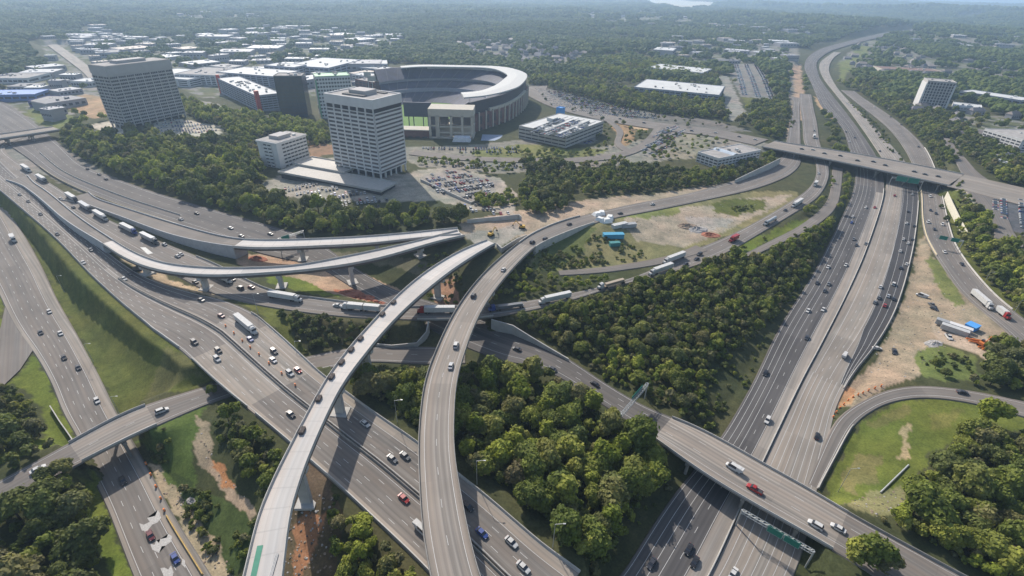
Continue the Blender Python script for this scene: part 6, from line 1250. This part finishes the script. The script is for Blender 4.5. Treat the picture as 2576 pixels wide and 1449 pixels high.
# barrels
bb_ = MB(); bb_.cyl((0, 0, 0), (0, 0, 1.), .32, .26, n=10); bb_.cyl((0, 0, .62), (0, 0, .76), .31, n=10, mi=1); BAR = bb_.mesh('traffic_barrel', [MORANGE, MPAINT])
def barrel(x, y, z, label, group):
    q = G(x, y, z); o = obj('traffic_barrel', BAR); o.location = (q[0], q[1], z+.03); o.scale = (1.2, 1.2, 1.15); tag(o, label, 'barrel', group)
for i, (x, y) in enumerate([(568,821),(589,839),(610,858),(630,875),(652,892),(677,915),(709,940),(743,970)]): barrel(x, y, 13, 'orange traffic barrel in the row along the closed interstate lane', 'orange barrels of the closed interstate lane')
for i, (x, y) in enumerate([(2095,1050),(2103,1038),(2112,1027),(2122,1018),(2133,1008),(2145,1000),(2158,994),(2170,989),(2184,983),(2200,977),(2216,972)]): q = G(x, y, 1.5); barrel(x, y, hz1(q[0], q[1])+.1, 'orange barrel in the arc between loop ramp and dirt yard', 'orange barrels along the loop ramp')
for i, (x, y) in enumerate([(368,1168),(380,1195),(393,1225),(405,1255),(414,1285)]): barrel(x, y, .05, 'orange barrel in the line before the yellow highway barrier', 'orange barrels before the yellow barrier')
# blasted white patches on the left highway
def fpoly(name, pl, z, mat):
    w = [G(x, y, z) for x, y in pl]; bm = bmesh.new(); f = bm.faces.new([bm.verts.new(tuple(float(c) for c in p)) for p in w]); bmesh.ops.triangulate(bm, faces=[f]); me = bpy.data.meshes.new(name); bm.to_mesh(me); bm.free(); me.materials.append(mat)
    bm = bmesh.new(); bm.from_mesh(me); [fc.normal_flip() for fc in bm.faces if fc.normal.z < 0]; bm.to_mesh(me); bm.free(); return tag(obj(name, me), kind='structure')
slp = fpoly('slip_road', SLIP, .03, ASPH); uvl = slp.data.uv_layers.new(name='UVMap')
for lp in slp.data.loops: c_ = slp.data.vertices[lp.vertex_index].co; uvl.data[lp.index].uv = (c_.x*.77+c_.y*.64, -c_.x*.64+c_.y*.77)
MWP = plain('scraped_white', (.42, .40, .37), .9, .2, 2.)
cv = lambda L: [(x/3, 966+y/3) for x, y in L]
fpoly('road_markings', cv([(1050,1050),(1070,1105),(1110,1110),(1150,1060),(1190,1045),(1215,1010),(1205,970),(1190,950),(1172,995),(1110,1010),(1130,1040),(1085,1062)]), .04, MWP)
fpoly('road_markings', cv([(1130,1200),(1150,1250),(1200,1275),(1220,1225),(1250,1220),(1290,1190),(1300,1150),(1270,1130),(1258,1160),(1210,1170),(1200,1200),(1180,1180),(1165,1215)]), .04, MWP)
fpoly('road_markings', cv([(1210,1390),(1240,1460),(1300,1460),(1310,1420),(1290,1370),(1270,1400),(1240,1385)]), .04, MWP)
fpoly('road_markings', cv([(1350,1300),(1375,1325),(1370,1360),(1400,1390),(1395,1330)]), .04, MWP)
pq = [G(x, y, 12.06) for x, y in ((352,623),(368,622),(384,635),(372,640))]; fpoly('pavement', [(352,622),(366,622),(385,637),(372,640)], 11.56, plain('patch_white', (.55, .54, .5)))
# tarp and pipes on the flyover
t_ = fpoly('tarp_green', [(647,1373),(662,1371),(645,1449),(630,1449)], 32.06, plain('tarp_green', (.06, .22, .15))); t_.name = 'green_tarp'; t_['kind'] = 'thing'; tag(t_, 'green tarp spread on the near end of the unfinished flyover', 'tarp')
for i in range(3):
    mb = MB(); mb.cyl(G(700-i*3, 1392, 32.25), G(683-i*3, 1452, 32.25), .14, n=6); tag(mb.build('steel_pipe', MPAINT), 'pale steel pipe lying along the near flyover deck', 'pipe', 'pipes on the near flyover deck')
# generic machines
YEL = plain('machine_yellow', (.5, .3, .04), .5, .1, 2.); ORG2 = plain('machine_orange', (.55, .17, .04), .5, .1, 2.)
def excavator(p, z, rz, label, mat=YEL):
    q = G(*p, z); r = empty('excavator', (q[0], q[1], hz1(q[0], q[1])), rz); tag(r, label, 'excavator')
    for s in (-1, 1): mb = MB(); mb.box((0, s*1.1, .45), (4.2, .6, .9)); mb.build('track', MTYRE, r)
    mb = MB(); mb.box((-.4, 0, 1.7), (3.4, 2.5, 1.3)); mb.build('body', mat, r); mb = MB(); mb.box((.6, .7, 2.6), (1.5, 1., 1.3)); mb.build('cabin', MGLASS, r)
    mb = MB(); mb.cyl((1., -.3, 2.), (4.2, -.3, 5.), .28, n=6); mb.cyl((4.2, -.3, 5.), (6.4, -.3, 2.2), .2, n=6); mb.build('boom', mat, r); mb = MB(); mb.box((6.4, -.3, 1.6), (1., 1.1, 1.1), taper=.7); mb.build('bucket', MGIRD, r)
for p, z, rz, lb in [((347,680),12.5,.5,'small dark excavator in the tan dirt beneath the lower new ramp start'), ((513,714),12.5,2.,'excavator on the dirt strip between interstate and truck ramp'), ((1313,572),17.5,3.,'excavator on the dirt between the two flyover ends and the pale wall'), ((1235,590),18,1.,'excavator at the open end of the unfinished flyover'),
                    ((2470,868),4,.4,'orange excavator in the equipment yard beside the side ramp trees')]: excavator(p, z, rz, lb, ORG2 if 'orange' in lb else (YEL if 'dark' not in lb else MGIRD))
def bx(name, p, z, d, rz, mat, label, cat, roof=None):
    q = G(*p, z); r = empty(name, (q[0], q[1], hz1(q[0], q[1])), rz); tag(r, label, cat); mb = MB(); mb.box((0, 0, d[2]/2+.3), d)
    for k in range(int(d[0]/.8)): mb.box((-d[0]/2+.4+k*.8, 0, d[2]/2+.3), (.12, d[1]+.08, d[2]*.92))
    mb.build('shell', mat, r); mb = MB(); mb.box((0, 0, d[2]+.36), (d[0]+.25, d[1]+.25, .12)); mb.build('roof', roof or mat, r); mb = MB(); mb.box((d[0]/2+.03, 0, d[2]/2+.2), (.06, d[1]*.8, d[2]*.8)); mb.build('door', MCOND, r)
BLU = plain('container_blue', (.06, .28, .42), .6, .1, 1.)
bx('shipping_container', (1541,606), 11.5, (14, 4, 3.2), .1, BLU, 'bright blue container in the grassy field inside the ramps', 'container'); bx('shipping_container', (1545,622), 11.5, (7, 3, 2.6), .2, plain('container_teal', (.05, .2, .2)), 'small teal container just below the blue one in the field', 'container')
bx('site_trailer', (1556,583), 11.5, (12, 3.4, 2.6), .5, plain('trailer_pale', (.45, .45, .44)), 'left pale site trailer above the blue container in the field', 'site trailer'); bx('site_trailer', (1579,581), 11.5, (11, 3.4, 2.6), .3, plain('trailer_grey', (.3, .31, .32)), 'right grey site trailer above the blue container in the field', 'site trailer')
bx('site_trailer', (2385,822), 2.5, (12, 3, 2.8), 2.4, plain('trailer_grey', (.3, .31, .32)), 'grey site trailer at the top of the equipment yard', 'site trailer'); bx('site_trailer', (2398,836), 2.5, (12, 3, 2.8), 2.4, plain('trailer_pale', (.45, .45, .44)), 'pale site trailer in the middle of the equipment yard', 'site trailer'); bx('site_trailer', (2412,832), 2.5, (10, 3, 2.6), 2.4, WHT, 'white site trailer nearest the blue tarpaulin in the yard', 'site trailer')
bx('shipping_container', (2443,826), 3.5, (6, 5, 2.6), .5, plain('tarp_blue', (.08, .3, .65)), 'bright blue covered box beside the trees of the equipment yard', 'container')
WT = plain('tent_white2', (.66, .66, .64))
for i, (x, y) in enumerate([(1500,556),(1512,552),(1508,570),(1524,572),(1532,564)]):
    q = G(x, y, 12); g = hz1(q[0], q[1]); mb = MB(); mb.box((q[0], q[1], g+1.4), (7.5, 5.5, 2.8), .5+i, taper=.55); tag(mb.build('site_tent', WT), 'white peaked tent in the cluster at the top of the field', 'tent', 'white tents at the top of the field')
def mound(p, z, R, H, mat, label, cat='pile', seed=1, kind=None):
    q = G(*p, z); rs = random.Random(seed); n, m_ = 22, 7; vs = [(0, 0, H)]; 
    for j in range(1, m_+1):
        for i in range(n):
            a = 2*math.pi*i/n; k = j/m_; vs.append((math.cos(a)*R*k*rs.uniform(.88, 1.12)*1.6, math.sin(a)*R*k*rs.uniform(.88, 1.12), H*(1-k)**1.2*rs.uniform(.6, 1.3)-.25*(j == m_)*2))
    fs = [(0, 1+i, 1+(i+1) % n) for i in range(n)]
    for j in range(m_-1):
        for i in range(n): a = 1+j*n; fs.append((a+i, a+n+i, a+n+(i+1) % n, a+(i+1) % n))
    mb = MB(); mb.add(vs, fs); o = mb.build('spoil_heap', mat); o.location = (q[0], q[1], hz1(q[0], q[1])-.1); o.rotation_euler.z = rs.uniform(-.4, .4); tag(o, label, cat)
REDS = plain('soil_red', (.33, .13, .08), .95, .3, .5); BRS = plain('soil_brown', (.25, .19, .14), .95, .3, .5); GRS = plain('rubble_grey', (.33, .31, .29), .95, .35, 1.)
mound((870,738), 8.5, 6, 2.2, REDS, 'left red soil heap beside the curving truck ramp', seed=2); mound((905,746), 8.5, 7, 2.8, REDS, 'middle red soil heap beside the curving truck ramp', seed=3); mound((940,756), 8.5, 6, 2., REDS, 'right red soil heap beside the curving truck ramp', seed=4)
mound((645,650), 9, 5, 2.5, REDS, 'reddish soil heap beside the end of the curved retaining wall', seed=5); mound((1750,578), 10.5, 6, 2, GRS, 'grey rubble heap in the middle of the field', seed=6); mound((1725,572), 10.5, 6, 2.2, BRS, 'brown heap at the left of the field rubble', seed=7); mound((1785,590), 10.5, 5, 2, REDS, 'reddish heap beside the truck ramp in the field', seed=8)
mound((2355,862), 3, 4, 1.4, GRS, 'grey stone heap at the yard entrance', seed=9); mound((1275,1300+20), 2, .1, .1, GRS, 'x') if False else None
mound((480,1250), 2.5, 1.6, .9, GRS, 'grey rubble heap at the edge of the highway work strip', seed=11); mound((510,1330), 2.5, 1.5, .9, GRS, 'second rubble heap lower down the highway work strip', seed=12)
for i, (x, y) in enumerate([(2455,855),(2462,862),(2470,857),(2485,878),(2495,884)]):
    q = G(x, y, 4); g = hz1(q[0], q[1]); mb = MB(); mb.cyl((q[0]-4, q[1]+1.5, g+.5), (q[0]+4, q[1]-1.5, g+.5), .45, n=8); tag(mb.build('orange_pipe', ORG2), 'orange pipe lying in the stack at the equipment yard', 'pipe', 'orange pipes in the equipment yard')
for x, y, t, c, z, lb in [(2319,741,'van','white',1.5,'white van parked alone on the upper dirt yard'), (2345,768,'pickup','grey',1.5,'grey pickup parked on the dirt yard below the white van'), (2350,778,'sedan','dark',1.5,'dark car parked on the dirt yard beside the grass strip'), (2250,884,'pickup','dark',1,'dark pickup on the dirt yard near the curved barrier'), (2208,872,'sedan','white',1,'white car at the highway edge of the dirt yard'), (2385,850,'pickup','white',2.5,'white pickup beside the site trailers')]:
    if t == 'pickup': paintmat(c, PC[c])
    q = G(x, y, z); g = hz1(q[0], q[1]); make_car(t, c, (q[0], q[1], g), Matrix.Translation((q[0], q[1], g+.05)) @ Matrix.Rotation(x*.7, 4, 'Z'), lb, 'site vehicles', True)
# rocks and litter on bare ground, one mass
rk = []
for poly, z, n_ in [([(2310,620),(2404,760),(2480,830),(2340,930),(2217,980),(2110,1010),(2215,870),(2294,683)], 1.5, 700), ([(365,1155),(440,1215),(520,1340),(600,1449),(520,1449),(430,1290)], 1.5, 500), ([(500,1060),(545,1170),(655,1290),(510,1160)], 5, 160), ([(1560,560),(1860,500),(1990,480),(1820,580),(1600,610)], 11, 300), ([(700,1310),(850,1270),(840,1449),(690,1449)], 5, 200), ([(300,650),(590,745),(455,730)], 12.5, 150), ([(1170,570),(1500,490),(1850,440),(1519,525),(1240,610)], 15, 300), ([(2110,1270),(2270,1230),(2290,1290),(2200,1320)], 3.5, 80)]:
    W2 = WP(poly, z); gx = rng.uniform(W2[:, 0].min(), W2[:, 0].max(), n_*3); gy = rng.uniform(W2[:, 1].min(), W2[:, 1].max(), n_*3); m = inpoly(gx, gy, W2); gx, gy = gx[m][:n_], gy[m][:n_]; k = np.array([KR.find((a, c, 0))[2] > 1.5 for a, c in zip(gx, gy)], bool); gx, gy = gx[k], gy[k]
    rk.append(np.column_stack([gx, gy, height(gx, gy), rng.uniform(.15, .75, len(gx))**1.5, rng.integers(0, 3, len(gx))]))
def rock(seed, mat):
    r = random.Random(seed); bm = bmesh.new(); bmesh.ops.create_icosphere(bm, subdivisions=1, radius=1.); 
    for v in bm.verts: v.co *= r.uniform(.6, 1.15); v.co.z *= .5
    me = bpy.data.meshes.new('stone'); bm.to_mesh(me); bm.free(); me.materials.append(mat); return me
scatter('rubble', 'stones and small rubble strewn over the bare work ground', np.vstack(rk), [rock(1, GRS), rock(2, BRS), rock(3, plain('board_dark', (.08, .07, .06)))])
# ------------------------------------------------------------------ light, air, camera
cam = bpy.data.cameras.new('camera'); co = bpy.data.objects.new('camera', cam); COL.objects.link(co)
M = Matrix(((CR[0], -CD[0], -fw[0], 0), (CR[1], -CD[1], -fw[1], 0), (CR[2], -CD[2], -fw[2], CAMH), (0, 0, 0, 1))); co.matrix_world = M
cam.sensor_width = 36; cam.lens = F/2576*36; cam.clip_start = 1; cam.clip_end = 60000; SC.camera = co
EL, AZ = math.radians(37), math.radians(-26)
sd = bpy.data.lights.new('sun', 'SUN'); so = bpy.data.objects.new('sun', sd); COL.objects.link(so); sd.energy = 4.7; sd.angle = math.radians(.6); sd.color = (1, .93, .84)
sv = Vector((math.sin(AZ)*math.cos(EL), math.cos(AZ)*math.cos(EL), math.sin(EL))); so.rotation_euler = sv.to_track_quat('Z', 'Y').to_euler()
W = bpy.data.worlds.new('World'); SC.world = W; W.use_nodes = True; wn = W.node_tree
sk = wn.nodes.new('ShaderNodeTexSky'); sk.sky_type = 'NISHITA'; sk.sun_disc = False; sk.sun_elevation = EL; sk.sun_rotation = AZ; sk.altitude = 300; sk.air_density = 1.2; sk.dust_density = 2.; sk.ozone_density = 1.
bg = wn.nodes['Background']; bg.inputs[1].default_value = .14; wn.links.new(sk.outputs[0], bg.inputs[0])
mb = MB(); mb.box((0, 0, 55), (64000, 64000, 330)); hz = mb.build('haze', [])
m = bpy.data.materials.new('air'); m.use_nodes = True; nt = m.node_tree; nt.nodes.remove(nt.nodes['Principled BSDF']); v = nt.nodes.new('ShaderNodeVolumePrincipled')
v.inputs['Color'].default_value = (.54, .74, 1., 1); v.inputs['Density'].default_value = HAZE; v.inputs['Anisotropy'].default_value = .35
nt.links.new(v.outputs[0], nt.nodes['Material Output'].inputs['Volume']); hz.data.materials.append(m); tag(hz, 'pale blue haze over the whole landscape', 'haze', kind='stuff')
SC.view_settings.view_transform = 'Standard'; SC.view_settings.look = 'None'; SC.view_settings.exposure = .22; SC.view_settings.gamma = 1
SC.cycles.volume_bounces = 1; SC.cycles.max_bounces = 5; SC.cycles.diffuse_bounces = 3; SC.cycles.use_denoising = True
